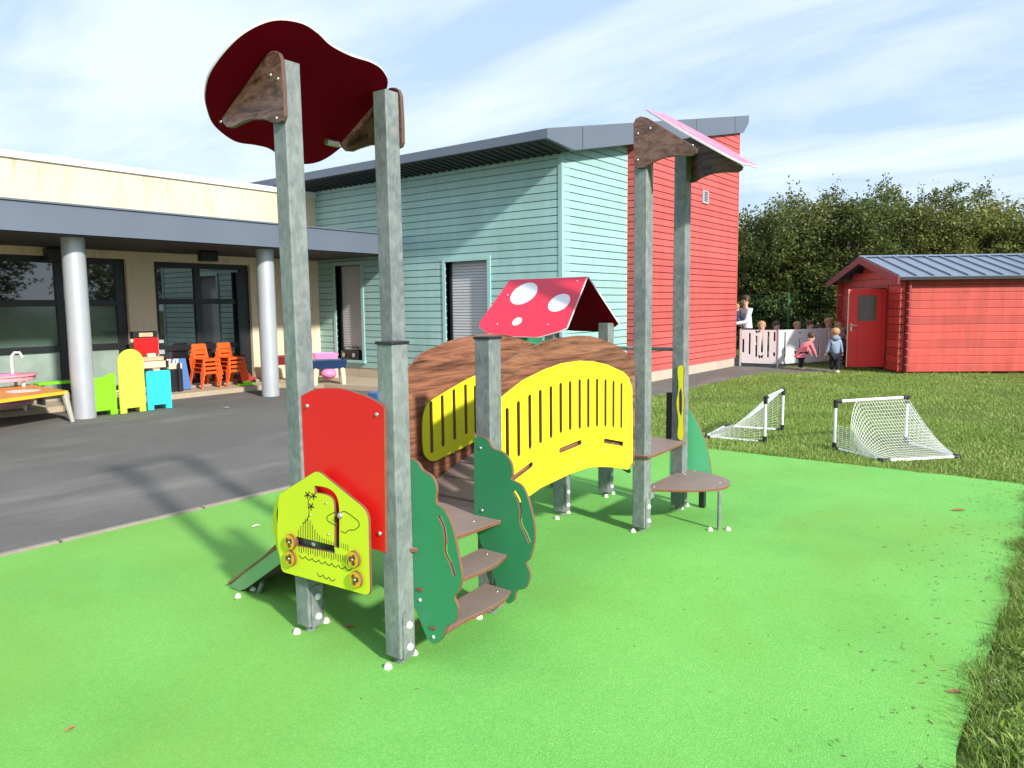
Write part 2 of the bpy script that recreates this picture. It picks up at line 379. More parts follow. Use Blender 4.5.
# ------------------------------------------------------------------ ground and setting
def sheet(name, poly, z, mat_, kind='structure', sub=0, th=None):
    mb = MB()
    if th: mb.prism(poly, z-th, z, lambda u, v, w: (u, v, w))
    else: mb.add([(x, y, z) for x, y in poly], [tuple(range(len(poly)))])
    return tag(mb.build(name, mat_), kind=kind)
sheet('ground', [(-900, -900), (900, -900), (900, 900), (-900, 900)], -.06, M['earth'])
def wobble(a, b, n, amp, ax):
    out = []
    for i in range(n):
        t = i/(n-1); x = a[0]+(b[0]-a[0])*t; y = a[1]+(b[1]-a[1])*t; w = (rng.random()-.5)*amp
        out.append((x+(w if ax == 0 else 0), y+(w if ax == 1 else 0)))
    return out
rub = [(-5.215, -6)] + [(-.22, -6)] + wobble((-.25, -3), (-.24, 7.33), 60, .05, 0) + wobble((-.26, 7.34), (-5.2, 7.38), 60, .035, 1) + [(-5.215, 7.38)]
sheet('rubber_surface', rub, 0, M['rubber'], th=.05)
sheet('asphalt_court', [(-12.2, -8), (-5.275, -8), (-5.275, 7.4), (-5.5, 9.2), (-5.62, 11.1), (-5.58, 16.2), (-4.6, 16.9), (-4.3, 17.6), (-8.5, 21), (-14, 21), (-14, 9)], -.004, M['asphalt'], th=.04)
sheet('lawn', [(-5.6, 7.3), (-.1, 7.3), (-.3, 7.2), (-.3, -6), (40, -6), (40, 45), (-30, 45), (-30, 18.2), (-5.6, 18.2)], -.022, M['lawn'])
kb = MB()
y = -8.0
while y < 7.3:
    L = .98; kb.box((-5.272, y, -.04), (-5.218, min(y+L, 7.38), .012+rng.random()*.004)); y += 1.0
tag(kb.build('kerb_edging', M['kerb'], bevel=.006), kind='structure')
sheet('terrace_paving', [(-13.0, -4), (-12.15, -4), (-12.1, 8.6), (-11.3, 9.0), (-7.2, 9.45), (-6.85, 10.3), (-13.0, 10.3)], .08, M['terrace'], th=.12)
kb = MB(); kb.box((-12.999, -4, .08), (-12.80, 8.75, .12)); tag(kb.build('terrace_step', M['concrete'], bevel=.01), kind='structure')

# grass: real blades, denser where close
def blades(name, pts, h, w, mat_, lean=.5, parent=None):
    n = len(pts); pts = np.array(pts); ang = npr.uniform(0, 2*np.pi, n); hh = h*npr.uniform(.5, 1.3, n); ww = w*npr.uniform(.6, 1.3, n)
    if pts.shape[1] > 3: hh = hh*pts[:, 3]
    dx = np.cos(ang); dy = np.sin(ang); la = npr.uniform(0, 2*np.pi, n); le = npr.uniform(.1, 1, n)*lean*hh
    v = np.zeros((n, 5, 3)); b = pts[:, :3]
    v[:, 0] = b-np.stack([dx*ww, dy*ww, 0*ww], 1)/2; v[:, 1] = b+np.stack([dx*ww, dy*ww, 0*ww], 1)/2
    mid = b+np.stack([np.cos(la)*le*.35, np.sin(la)*le*.35, hh*.6], 1)
    v[:, 2] = mid+np.stack([dx*ww, dy*ww, 0*ww], 1)*.4; v[:, 3] = mid-np.stack([dx*ww, dy*ww, 0*ww], 1)*.4
    v[:, 4] = b+np.stack([np.cos(la)*le, np.sin(la)*le, hh], 1)
    me = bpy.data.meshes.new(name); me.vertices.add(n*5); me.vertices.foreach_set('co', v.reshape(-1))
    idx = np.arange(n)[:, None]*5
    loops = np.concatenate([idx+np.array([[0, 1, 2, 3]]), idx+np.array([[3, 2, 4]])], 1).reshape(-1)
    me.loops.add(n*7); me.loops.foreach_set('vertex_index', loops.astype(np.int32))
    st = np.stack([np.arange(n)*7, np.arange(n)*7+4], 1).reshape(-1); me.polygons.add(n*2)
    me.polygons.foreach_set('loop_start', st.astype(np.int32))
    me.update(calc_edges=True); me.validate(); me.materials.append(mat_)
    o = bpy.data.objects.new(name, me); COL.objects.link(o)
    if parent is not None: o.parent = parent
    return o
P_ = []
def scat(n, x0, x1, y0, y1, cond=lambda x, y: True, hs=1):
    xs = npr.uniform(x0, x1, n); ys = npr.uniform(y0, y1, n)
    for x, y in zip(xs, ys):
        if not cond(x, y): continue
        q = math.sin(x*1.7+.8*math.sin(y*1.3))+math.sin(y*2.1+1.3*math.sin(x*.9+1))+.6*math.sin(x*5.1+y*3.7)
        if q < -.9 and rng.random() < .35: continue
        P_.append((x, y, -.022, hs*(1+.16*q)))
okp = lambda x, y: x > -5.58 or y > 17.3
scat(95000, -5.6, 1.5, 7.36, 11.0, okp)
scat(110000, -5.6, 5, 11, 18.2, okp, 1.0)
scat(16000, -7, 12, 18.2, 26, lambda x, y: True, 1.5)
scat(2500, -.7, -.2, 7.3, 8, lambda x, y: True, 1.3)
scat(5000, -5.6, -.2, 7.33, 7.47, lambda x, y: True, 1.2)
tag(blades('lawn_grass', P_, .034, .0085, M['grass'], 1.0), 'short mown green grass covering the lawn beyond the rubber surface', 'grass', kind='stuff')
# tussocks and weeds along the right hand edge, near the camera
P_ = []
for k in range(1500):
    y = npr.uniform(1.9, 7.35); x = -.235+abs(npr.normal(0, .16))+.025*math.sin(y*3.3)+.02*math.sin(y*9)
    n = int(npr.uniform(10, 40)); r = npr.uniform(.012, .05); hs = npr.uniform(.4, 1.3)
    if x < -.17: hs *= .75
    for i in range(n): P_.append((x+npr.normal(0, r), y+npr.normal(0, r), -.015, hs))
for k in range(12000): P_.append((npr.uniform(-.24, 1.6), npr.uniform(1.2, 7.4), -.02, .55))
tag(blades('rough_grass', P_, .06, .0042, M['weed'], 1.3), 'long rough grass and weeds overhanging the right edge of the rubber', 'grass', kind='stuff')
# broad leaves (plantain, clover) in the same verge
def leaves(name, centres, size, mat_, parent=None, asp=.5, flat=.6):
    c = np.array(centres); n = len(c); L = size*npr.uniform(.6, 1.35, n)
    if c.shape[1] > 3: L = L*c[:, 3]
    a = npr.uniform(0, 2*np.pi, n); el = npr.normal(.15, flat, n); roll = npr.uniform(-1, 1, n)
    d = np.stack([np.cos(a)*np.cos(el), np.sin(a)*np.cos(el), np.sin(el)], 1); s = np.stack([-np.sin(a), np.cos(a), 0*a], 1)
    u = np.cross(s, d); s2 = s*np.cos(roll)[:, None]+u*np.sin(roll)[:, None]; W = (L*asp/2)[:, None]; L = L[:, None]; nn = np.cross(d, s2)
    v = np.zeros((n, 4, 3)); b = c[:, :3]; v[:, 0] = b; v[:, 1] = b+d*L*.5+s2*W+nn*L*.08; v[:, 2] = b+d*L; v[:, 3] = b+d*L*.5-s2*W+nn*L*.08
    me = bpy.data.meshes.new(name); me.vertices.add(n*4); me.vertices.foreach_set('co', v.reshape(-1))
    me.loops.add(n*4); me.loops.foreach_set('vertex_index', np.arange(n*4, dtype=np.int32)); me.polygons.add(n)
    me.polygons.foreach_set('loop_start', (np.arange(n)*4).astype(np.int32)); me.update(calc_edges=True); me.validate(); me.materials.append(mat_)
    o = bpy.data.objects.new(name, me); COL.objects.link(o)
    if parent is not None: o.parent = parent
    return o
C_ = []
for k in range(620):
    y = npr.uniform(1.9, 6.8); x = -.15+abs(npr.normal(0, .16))
    for i in range(int(npr.uniform(3, 9))): C_.append((x+npr.normal(0, .018), y+npr.normal(0, .018), npr.uniform(-.01, .05)))
tag(leaves('verge_weeds', C_, .042, M['weed'], asp=.34, flat=.5), 'broad leaved weeds growing among the rough grass at the right edge', 'weeds', kind='stuff')
# litter of grass clippings and bits on the rubber
mb = MB()
for k in range(330):
    if k < 250: x = -.26-abs(npr.normal(0, .28)); y = npr.uniform(2.2, 7.2)
    else: x = npr.uniform(-4.8, -.4); y = npr.uniform(1.6, 7.2)
    a = npr.uniform(0, 6.3); L = npr.uniform(.003, .014); w = npr.uniform(.0008, .002)
    if k > 250: L *= .6
    d = Vector((math.cos(a), math.sin(a), 0)); s = Vector((-d.y, d.x, 0)); p = Vector((x, y, .003))
    mb.add([p-d*L-s*w, p+d*L-s*w, p+d*L+s*w+Vector((0, 0, .003)), p-d*L+s*w+Vector((0, 0, .002))], [(0, 1, 2, 3)])
tag(mb.build('plant_debris', paint('dry_bits', (.12, .085, .045), .9, .4, 30)), 'dry grass clippings and crumbs scattered over the green rubber', 'debris', kind='stuff')
brown = paint('dead_leaf', (.30, .14, .05), .7, .3, 30); pale = paint('pale_bits', (.6, .62, .55), .7, .1)
def leafmesh(name, p, L, a, mt, label):
    mb = MB(); d = Vector((math.cos(a), math.sin(a), 0)); s = Vector((-d.y, d.x, 0)); p = Vector((0, 0, 0))
    pr = [(-1, 0, 0), (-.4, .34, .006), (.35, .3, .012), (1, 0, .004), (.4, -.28, .009), (-.45, -.3, .002)]
    vs = [p+d*u*L+s*v*L+Vector((0, 0, .004+w)) for u, v, w in pr]; vs.append(Vector((0, 0, .002)))
    mb.add(vs, [(6, i, (i+1) % 6) for i in range(6)]); o = mb.build(name, mt); o.location = (P0.x, P0.y, .002)
    return tag(o, label, 'leaf' if 'leaf' in name else 'scrap')
for (px, py, L, a, mt, nm, lb) in ((349, 628, .028, .4, brown, 'fallen_leaf', 'brown curled leaf lying right of the foot of the far left post'),
        (70, 731, .02, 1.2, brown, 'fallen_leaf', 'small orange brown leaf alone on the rubber at the bottom left'),
        (955, 694, .03, .2, brown, 'fallen_leaf', 'brown leaf by the rough grass near the bottom right'),
        (958, 511, .05, .5, brown, 'fallen_leaf', 'pale brown leaf near the far right edge of the rubber'),
        (256, 527, .03, 1.0, pale, 'paper_scrap', 'white scrap on the rubber between kerb and slide'),
        (226, 408, .06, .3, pale, 'paper_scrap', 'white scrap on the asphalt in front of the round column'),
        (1000, 684, .05, .8, pale, 'paper_scrap', 'pale stone scrap in the rough grass at the bottom right')):
    P0 = on(px, py, 2, 0); leafmesh(nm, P0, L, a, mt, lb)

# ------------------------------------------------------------------ clad building (mint and red)
XM, XR, YE = -6.81, -6.62, 17.5          # mint right wall, red wall, far end
YF = 10.30                               # mint front wall
def zroof(y): return 3.93 + (y-10.3)*.21
bld = empty('clad_building', (-8, 12, 0), 0, 'two tone timber clad building with mint and red boards under a single pitch grey roof', 'building')
off = Vector((-8, 12, 0))
def rel(mb): 
    mb.v = [tuple(Vector(v)-off) for v in mb.v]; return mb
PITCHB = .128
mb = MB(); x0w, x1w = -14.0, XM
doors = [(-9.62, -8.60, .27, 2.32), (-12.72, -11.92, .40, 2.42)]
def fx(px): return on(px, 300, 1, YF).x
dA = (fx(446), fx(488)); dB = (fx(336), fx(361.5))
def fz(px, py): return on(px, py, 1, YF).z
doors = [(dA[0], dA[1], .30, fz(465, 261)), (dB[0], dB[1], .42, fz(350, 265))]
ztop = zroof(YF)
# backing walls with openings
def wall_with_holes_X(mb, xa, xb, z0, z1, ya, yb, holes, mi=0):
    xs = sorted([xa, xb]+[h for hh in holes for h in hh[:2]])
    for i in range(len(xs)-1):
        a, b = xs[i], xs[i+1]; hh = [h for h in holes if abs(h[0]-a) < 1e-6 and abs(h[1]-b) < 1e-6]
        if hh:
            h = hh[0]
            if h[2] > z0: mb.box((a, ya, z0), (b, yb, h[2]), mi)
            if h[3] < z1: mb.box((a, ya, h[3]), (b, yb, z1), mi)
        else: mb.box((a, ya, z0), (b, yb, z1), mi)
wall_with_holes_X(mb, -14.0, XM-.001, .27, ztop+.05, YF+.022, YF+.25, doors, 1)
z = .27; 
while z < ztop+.06:
    zt = min(z+PITCHB-.016, ztop+.08)
    segs = [(-14.0, XM+.0)]
    for h in doors:
        if zt > h[2] and z < h[3]:
            new = []
            for a, b in segs:
                if h[0] > a and h[1] < b: new += [(a, h[0]), (h[1], b)]
                else: new.append((a, b))
            segs = new
    for a, b in segs: mb.box((a, YF, z), (b, YF+.0215, zt), 0)
    z += PITCHB
# right mint face
YR = 12.49
def clad_right(mb, xp, ya, yb, z0, mi, mg):
    mb.prism([(ya+.001, z0), (yb, z0), (yb, zroof(yb)+.1), (ya+.001, zroof(ya)+.1)], xp-.25, xp-.0225, lambda u, v, w: (w, u, v), mg)
    z = z0
    while z < zroof(yb)+.05:
        zt = z+PITCHB-.016
        ys = max(ya, 10.3+(z-.1-3.93)/.21); ys2 = max(ya, 10.3+(zt-.1-3.93)/.21)
        if ys < yb-.05:
            mb.prism([(ys, z), (yb, z), (yb, zt), (min(ys2, yb-.01), zt)], xp-.022, xp, lambda u, v, w: (w, u, v), mi)
        z += PITCHB
clad_right(mb, XM, YF+.03, YR, .27, 0, 1)
mint = rel(mb).build('mint_cladding', [M['mint'], M['mintdark']], bld)
mb = MB(); clad_right(mb, XR, YR+.022, YE, .2, 0, 1)
mb.box((XR-.25, YR+.02, .2), (XR-.023, YR+.10, 4.5), 1)
z = .2
while z < zroof(YR)+.1:
    mb.box((XM-.02, YR, z), (XR-.001, YR+.0195, z+PITCHB-.016), 0); z += PITCHB
mb.box((XM-.02, YR+.0205, .2), (XR-.026, YR+.3, zroof(YR)+.1), 1)
# far end face
z = .2
while z < zroof(YE)+.02:
    mb.box((-14, YE+.001, z), (XR-.001, YE+.022, z+PITCHB-.016), 0); z += PITCHB
mb.box((-14, YE-.2, .2), (XR-.26, YE-.0, zroof(YE)+.1), 1)
mb.box((XR-.02, YE-.01, .2), (XR+.006, YE+.03, zroof(YE)+.06), 0)
rel(mb).build('red_cladding', [M['redclad'], M['redgroove']], bld)
mb = MB(); mb.box((XM-.06, YF-.012, .27), (XM+.012, YF+.06, ztop+.02)); rel(mb).build('corner_trim', M['mint'], bld)
mb = MB(); mb.box((XR-.25, YR+.03, 0), (XR-.012, YE-.01, .198)); mb.box((-14, YF+.012, 0), (XM-.012, YF+.24, .268)); mb.box((XM-.24, YF+.25, 0), (XM-.012, YR+.02, .268))
mb.box((-14, YE-.22, 0), (XR-.26, YE-.012, .198)); rel(mb).build('plinth', M['plinth'], bld)
# roof slab: wedge eave towards the court, fascia on the gable side
XO = XR+.02 
prof = [(9.52, 3.985), (9.52, 4.135), (YE+.38, 5.89), (YE+.38, 5.72), (YE+.06, zroof(YE)-.0), (YF-.04, zroof(YF)-.01)]
mb = MB(); mb.prism(prof, -15.5, XO+.06, lambda u, v, w: (w, u, v), 0)
rel(mb).build('roof', M['zinc'], bld, bevel=.008)
mb = MB()
for i in range(46):                                    # ribs of the dark perforated soffit
    x = -13.8+i*.155
    mb.prism([(9.56, 3.955), (YF-.08, zroof(YF)-.04), (YF-.08, zroof(YF)-.012), (9.56, 3.983)], x, x+.05, lambda u, v, w: (w, u, v), 0)
mb.prism([(9.54, 3.973), (YF-.055, zroof(YF)-.02), (YF-.055, zroof(YF)-.012), (9.54, 3.981)], -15.4, XO-.02, lambda u, v, w: (w, u, v), 0)
rel(mb).build('soffit', M['soffit'], bld)
for yj in (10.5, 12.7, 14.9, 17.0):
    mb = MB(); mb.box((XO+.0605, yj, zroof(yj)+.01), (XO+.063, yj+.012, zroof(yj)+.35), 0); rel(mb).build('fascia_joint', M['soffit'], bld)
for k, h in enumerate(doors):
    mb = MB(); a, b, z0, z1 = h; ya = YF+.13
    n = int((z1-z0)/.052)
    for i in range(n): mb.box((a, ya, z0+i*.052), (b, ya+.03, z0+i*.052+.037))
    mb.box((a, ya+.022, z0), (b, ya+.04, z1))
    sh = rel(mb).build('roller_shutter', M['shutter'], bld); sh['label'] = 'closed grey roller shutter' if k == 0 else 'closed beige grey roller shutter under the canopy'
    mb = MB(); w = .07
    mb.box((a-w, YF-.02, z0-.0), (a, YF+.19, z1+.0)); mb.box((b, YF-.02, z0), (b+w, YF+.19, z1)); mb.box((a-w, YF-.022, z1), (b+w, YF+.192, z1+w)); mb.box((a-w-.02, YF-.05, z0-.05), (b+w+.02, YF+.2, z0))
    rel(mb).build('shutter_frame', M['mint'], sh)
    mb = MB(); mb.box((a, ya-.03, z0), (a+.05, ya-.002, z1)); rel(mb).build('guide_rail', M['frame'], sh)
mb = MB(); v0 = on(702, 190, 0, XR); v1 = on(707.5, 204.5, 0, XR)
mb.box((XR+.001, v0.y, v1.z), (XR+.03, v1.y, v0.z)); 
vt = rel(mb).build('wall_vent', M['alu'], bld, bevel=.004)
mb = MB()
for i in range(6): zz = v1.z+.05+i*.035; mb.box((XR+.031, v0.y+.07, zz), (XR+.034, v1.y-.07, zz+.018))
rel(mb).build('louvre', M['frame'], vt)

# ------------------------------------------------------------------ low rendered building
XW = -13.0
low = empty('low_building', (XW, 6, 0), 0, 'low cream rendered building with a grey canopy on round columns and black framed windows', 'building'); off = Vector((XW, 6, 0))
wins = [(1.2, 6.28, .14, 2.36), (6.76, 8.66, .14, 2.34)]
mb = MB()
ys = [-4.0, 1.2, 6.28, 6.76, 8.66, YF]
for i in range(5):
    a, b = ys[i], ys[i+1]
    if i in (1, 3):
        h = wins[0 if i == 1 else 1]; mb.box((XW-.3, a, 0), (XW, b, h[2])); mb.box((XW-.3, a, h[3]), (XW, b, 2.52))
    else: mb.box((XW-.3, a, 0), (XW, b, 2.52))
mb.box((XW-.3, -4, 2.52), (XW, YF, 3.80)); mb.box((-24, YF-.3, 0), (XW-.3, YF, 3.8)); mb.box((-24, -4, 0), (XW-.3, -3.7, 3.8)); mb.box((-24.3, -4, 0), (-24, YF, 3.8))
rel(mb).build('rendered_wall', M['beige'], low)
mb = MB(); mb.box((XW-.33, -4.03, 3.80), (XW+.045, YF-.005, 3.90)); rel(mb).build('coping', M['coping'], low, bevel=.005)
mb = MB(); mb.box((-24, -3.7, 3.3), (XW-.3, YF-.3, 3.4)); rel(mb).build('flat_roof', M['zinc'], low)
mb = MB(); mb.box((XW+.003, -4.2, 2.50), (-10.6, YF-.03, 2.875)); cn = rel(mb).build('canopy', M['zinc'], low, bevel=.006)
mb = MB(); mb.box((XW+.01, -4.1, 2.488), (-10.66, YF-.04, 2.4995)); rel(mb).build('canopy_soffit', M['soffit'], cn)
mb = MB(); mb.box((-10.5985, -4.2, 2.862), (-10.575, YF-.03, 2.885)); mb.box((-10.5985, -4.2, 2.492), (-10.588, YF-.03, 2.505)); rel(mb).build('drip_edge', M['zinc'], cn)
for cy in (-1.4, 1.62, 4.65, 7.68):
    mb = MB(); n = 32
    mb.tube([(-11.08, cy, .0), (-11.08, cy, 2.40), (-11.08, cy, 2.488)], .145, n); rel(mb).build('column', M['alu'], low, smooth=True)
def window(wy0, wy1, z0, z1, mull, trans, kinds):
    mb = MB(); xf = XW-.12; t = .055
    mb.box((xf-.05, wy0, z0), (xf+.05, wy0+.09, z1)); mb.box((xf-.05, wy1-.16, z0), (xf+.05, wy1, z1))
    mb.box((xf-.048, wy0, z0), (xf+.048, wy1, z0+.08)); mb.box((xf-.048, wy0, z1-.10), (xf+.048, wy1, z1))
    cuts = [wy0+.09]+[m_ for m_ in mull]+[wy1-.16]
    for m_ in mull: mb.box((xf-.046, m_-t, z0), (xf+.052, m_+t, z1))
    for z_ in trans: mb.box((xf-.044, wy0, z_-.05), (xf+.044, wy1, z_+.05))
    w = rel(mb).build('window', M['frame'], low, bevel=.006)
    zs = [z0+.05]+list(trans)+[z1-.05]
    for i in range(len(cuts)-1):
        for j in range(len(zs)-1):
            mb = MB(); mb.box((xf-.012, cuts[i], zs[j]+.02), (xf+.006, cuts[i+1], zs[j+1]-.02)); rel(mb).build('pane', M[kinds[j]], w)
    return w
window(*wins[0], [2.9, 4.05, 5.24], [.89, 1.62], ['pane_film', 'pane_pale', 'pane_dark'])
window(*wins[1], [7.60], [.80, 1.64], ['pane_dark', 'pane_dark', 'pane_dark'])
mb = MB(); mb.box((XW-.02, 8.38, .6), (XW-.07, 8.50, 2.2)); rel(mb).build('window_reveal', M['frame'], low)
mb = MB(); mb.box((-12.1, 7.05, 2.31), (-11.92, 7.35, 2.484)); o = mb.build('wall_floodlight', M['black'], bevel=.02)
tag(o, 'black box lamp fixed under the canopy above the right hand window', 'lamp')
mb = MB(); mb.box((XW+.002, 5.0, 2.27), (XW+.2, 5.3, 2.47)); tag(mb.build('wall_floodlight', M['black'], bevel=.02), 'black box lamp under the canopy behind the left column top', 'lamp')
p = on(302, 245, 0, XW+.2); mb = MB(); mb.tube([(XW, p.y, p.z+.05), (XW+.2, p.y, p.z+.02)], .02, 8); mb.box((XW+.16, p.y-.05, p.z-.05), (XW+.30, p.y+.05, p.z+.05)); tag(mb.build('security_camera', M['white'], smooth=False, bevel=.015), 'small white camera under the canopy near the mint wall', 'camera')

# ------------------------------------------------------------------ climbing frame
off = Vector((-2.55, 3.55, 0))
play = empty('climbing_frame', off, 0, 'toddler climbing frame with arched bridge, steel posts and toadstool roofs on green rubber', 'play structure')
def onp(px, py, p0, n):
    d = rt*(px-512)/F_PX - up*(py-384)/F_PX + fw; p0 = Vector(p0); n = Vector(n)
    return CP + d*((p0-CP).dot(n)/d.dot(n))
POSTS = {'A': (-2.81, 2.11, 2.56), 'A4': (-2.81, 2.695, 2.56), 'B': (-2.24, 2.135, 1.35), 'E': (-2.252, 2.765, 1.345), 'C': (-2.275, 4.385, 2.62), 'D': (-2.30, 5.02, 2.60),
         'F': (-2.925, 4.41, 1.25), 'G': (-2.945, 5.07, 1.36), 'H': (-3.45, 4.42, 1.27), 'I': (-3.45, 5.07, 1.33)}
caps_px = {'A': [(297, 633), (326, 622)], 'B': [(388, 668), (414, 654)], 'E': [(479, 618), (497, 607)], 'C': [(633, 532)], 'D': [(681, 509), (687, 506)], 'F': [(557, 519), (568, 513)], 'G': [(606, 497), (613, 494)], 'A4': [], 'H': [], 'I': []}
PO = {}
for k, (x, y, h) in POSTS.items():
    mb = MB(); s = .045
    mb.prism(roundpoly([(x-s, y-s), (x+s, y-s), (x+s, y+s), (x-s, y+s)], .006, 3), .035, h, lambda u, v, w: (u, v, w))
    lean = {'A': -.024, 'A4': -.016}.get(k, 0); mb.v = [(a+lean*c/h, b, c) for a, b, c in mb.v]
    p = rel(mb).build('post', M['galv'], play); PO[k] = p
    mb = MB(); mb.prism(circle((x, y), .026, 14), -.005, .035, lambda u, v, w: (u, v, w)); rel(mb).build('foot_stub', M['galv'], p)
    for ax in (0, 1):
        if ax == 0: pl = roundpoly([(y-.030, .03), (y+.030, .03), (y+.030, .225), (y-.030, .225)], [.004, .004, .03, .03]); mt = frameX(x+s+.004)
        else: pl = roundpoly([(x-s-.010, .04), (x-s-.002, .04), (x-s-.002, .2), (x-s-.010, .2)], .002); mt = frameY(y)
        if ax == 0: fp = panel('foot_plate', pl, [], .006, mt, M['galv'], M['galv'], p, .001, off)
        else: mb = MB(); mb.box((x-s-.007, y-.03, .04), (x-s-.001, y+.03, .2)); rel(mb).build('foot_plate', M['galv'], p, bevel=.002)
    for zz in (.075, .17):
        mb = MB(); mb.dome((x+s+.007, y+.005, zz), .0165, .014, (1, 0, 0)); rel(mb).build('bolt_cap', M['white'], p, smooth=True)
    for q in caps_px[k]:
        c = on(*q, 2, 0); mb = MB(); mb.dome((c.x, c.y, -.002), .019, .026); rel(mb).build('anchor_cap', M['cap'], p, smooth=True)
    if h < 1.36:
        mb = MB(); mb.box((x-s-.005, y-s-.005, h-.001), (x+s+.005, y+s+.005, h+.012)); rel(mb).build('post_cap', M['black'], p, bevel=.003)
def bolts(parent, pts, ax, v, r=.0075, mt='bolt'):
    for a, b in pts:
        mb = MB(); c = (v, a, b) if ax == 0 else (a, v, b); mb.dome(c, r, r*.7, (1, 0, 0) if ax == 0 else (0, -1, 0), 10, 3)
        rel(mb).build('bolt', M[mt], parent, smooth=True)
# cloud shaped roofs on pairs of posts
brA = px_poly([(264, 57), (268, 53), (273, 52.5), (277, 55), (279.5, 62), (281.5, 90), (282.5, 117), (281, 122), (276, 124.5), (270, 124), (262, 120.7), (249, 120.7), (238, 125), (231, 128.7), (225, 128.5), (221, 124), (220.5, 119), (224, 114)], 1, 2.055)
x0 = max(p[0] for p in brA); brA = [(p[0]-x0-2.765, p[1]) for p in brA]
cs, sn = math.cos(R_(26.7)), math.sin(R_(26.7))
OUT = [(1.92, .35), (1.88, .22), (1.88, .06), (1.91, -.06), (1.98, -.15), (2.09, -.18), (2.19, -.16), (2.29, -.12), (2.42, -.10), (2.55, -.10), (2.65, -.07), (2.74, .01), (2.81, .21), (2.82, .43), (2.79, .63), (2.70, .71), (2.56, .70), (2.43, .64), (2.34, .63), (2.22, .63), (2.07, .55), (1.98, .45)]
out = smooth([(a, -b) for a, b in OUT], 5)
mt = frameP((-2.85, 0, 2.615), (0, 1, 0), (cs, 0, sn))
r1 = panel('roof_panel', out, [], .013, mt, M['crimson'], M['edgelight'], play, .002, off, M['pinkglare']); r1['label'] = 'dark red underside of the cloud shaped roof, nearer pair of posts'
for yb in (2.055, 2.755):
    b = panel('roof_bracket', brA, [], .02, frameY(yb), M['woodbracket'], M['edgebrown'], r1, .003, off)
    xs = [(-2.80, 2.475), (-2.85, 2.50), (-2.82, 2.315), (-3.245, 2.365)]
    bolts(r1, xs, 1, yb-.0105)
mb = MB(); mb.tube([(-3.25, 2.74, 2.375), (-3.25, 2.66, 2.375)], .018, 10); rel(mb).build('roof_clamp', M['bolt'], r1, smooth=True)
# second roof, turned round, with white spots on a top coloured pink for glare
c3, s3 = math.cos(R_(33)), math.sin(R_(33))
O2 = Vector((-2.21, 0, 2.675))
mt2 = frameP(O2, (0, -1, 0), (-c3, 0, s3)); k2 = .93; yc = 4.775
out2 = [(-(yc-(a-2.35)*k2), (b*1.75 if b > 0 else b*.90)) for a, b in out]
r2 = panel('roof_panel', out2, [], .013, mt2, M['crimson'], M['edgelight'], play, .002, off, M['pinkglare']); r2['label'] = 'cloud shaped roof, its top coloured pink for glare, on the farther pair of posts'
brC = px_poly([(634, 124), (636, 119), (641, 116.5), (648, 118), (694, 146), (698, 149), (697, 153), (692, 156), (678, 156), (664, 158), (654, 162), (645, 168), (638, 168.5), (634.5, 165)], 1, 4.33)
def under(p):
    zl = O2.z-(p[0]-O2.x)*s3/c3-.012; return (p[0], min(p[1], zl))
brC = [under(p) for p in brC]
for i, yb in enumerate((4.33, 5.075)):
    b = panel('roof_bracket', brC, [], .02, frameY(yb), M['woodbracket'], M['edgebrown'], r2, .003, off)
    bolts(r2, [(-2.285, 2.56), (-2.20, 2.58), (-2.285, 2.40), (-1.92, 2.44)], 1, yb-.0105)
w2 = Vector((s3, 0, c3))
for (yy, s, ra, rb) in ((4.62, .14, .05, .06), (4.95, .42, .05, .06)):
    c = O2+Vector((0, yy, 0))+Vector((c3, 0, -s3))*s+w2*.0078
    m3 = frameP(c, (0, 1, 0), (-c3, 0, s3)); panel('white_spot', circle((0, 0), ra, 24, rb), [], .002, m3, M['palepink'], M['palepink'], r2, .0003, off)
# red infill panel
red = [(-2.765, .43), (-2.765, 1.09), (-2.70, 1.125), (-2.62, 1.145), (-2.53, 1.152), (-2.44, 1.145), (-2.36, 1.12), (-2.29, 1.085), (-2.29, .43)]
red = px_poly([(302, 396), (307, 393), (312.3, 390.3), (318, 388.6), (325.9, 387.8), (333, 387.8), (341, 388.3), (350, 390.2), (358, 392.9), (371.6, 398), (385.5, 406.5), (387, 552.5)], 1, 2.085)
red = smooth(red[:-1], 4, False)+[red[-1], (red[0][0], red[-1][1]+.005)]
rp = panel('infill_panel', red, [], .013, frameY(2.085), M['redhpl'], M['edge'], play, .002, off); rp['label'] = 'plain red panel with a curved top'
bolts(rp, px_poly([(307, 406), (376.5, 414.5), (379.5, 533.5)], 1, 2.077), 1, 2.0775, .010)
# pentagon activity panel
pen = px_poly([(279.5, 494), (318.5, 469.5), (369.7, 511), (371.5, 596), (282.5, 571.5), (278, 535)], 1, 2.04)
pen = roundpoly(pen, [.03, .035, .05, .035, .03, .05])
def stroke(pts, r):   # closed outline of a thick polyline
    L = [Vector(p) for p in pts]; a = []; b = []
    for i, p in enumerate(L):
        d = (L[min(i+1, len(L)-1)]-L[max(i-1, 0)]).normalized(); n = Vector((-d.y, d.x)); a.append(tuple(p+n*r)); b.append(tuple(p-n*r))
    return a+b[::-1]
slotA = stroke(smooth(px_poly([(316, 489), (326, 490.5), (333, 494), (337, 501), (338, 515), (338, 532), (338, 547)], 1, 2.04), 5, False), .0145)
slotB = px_poly([(339.5, 520), (348, 521.5), (349.5, 524), (348.5, 527), (345, 527.5), (340.5, 526.5)], 1, 2.04)
slotC = px_poly([(297.5, 536.5), (335, 545.5), (336, 552.5), (297.5, 545)], 1, 2.04)
pan = panel('activity_panel', pen, [slotA, slotC], .013, frameY(2.04), M['lime'], M['edge'], play, .002, off); pan['label'] = 'lime yellow house shaped play panel with printed landscape'
YI = 2.0325
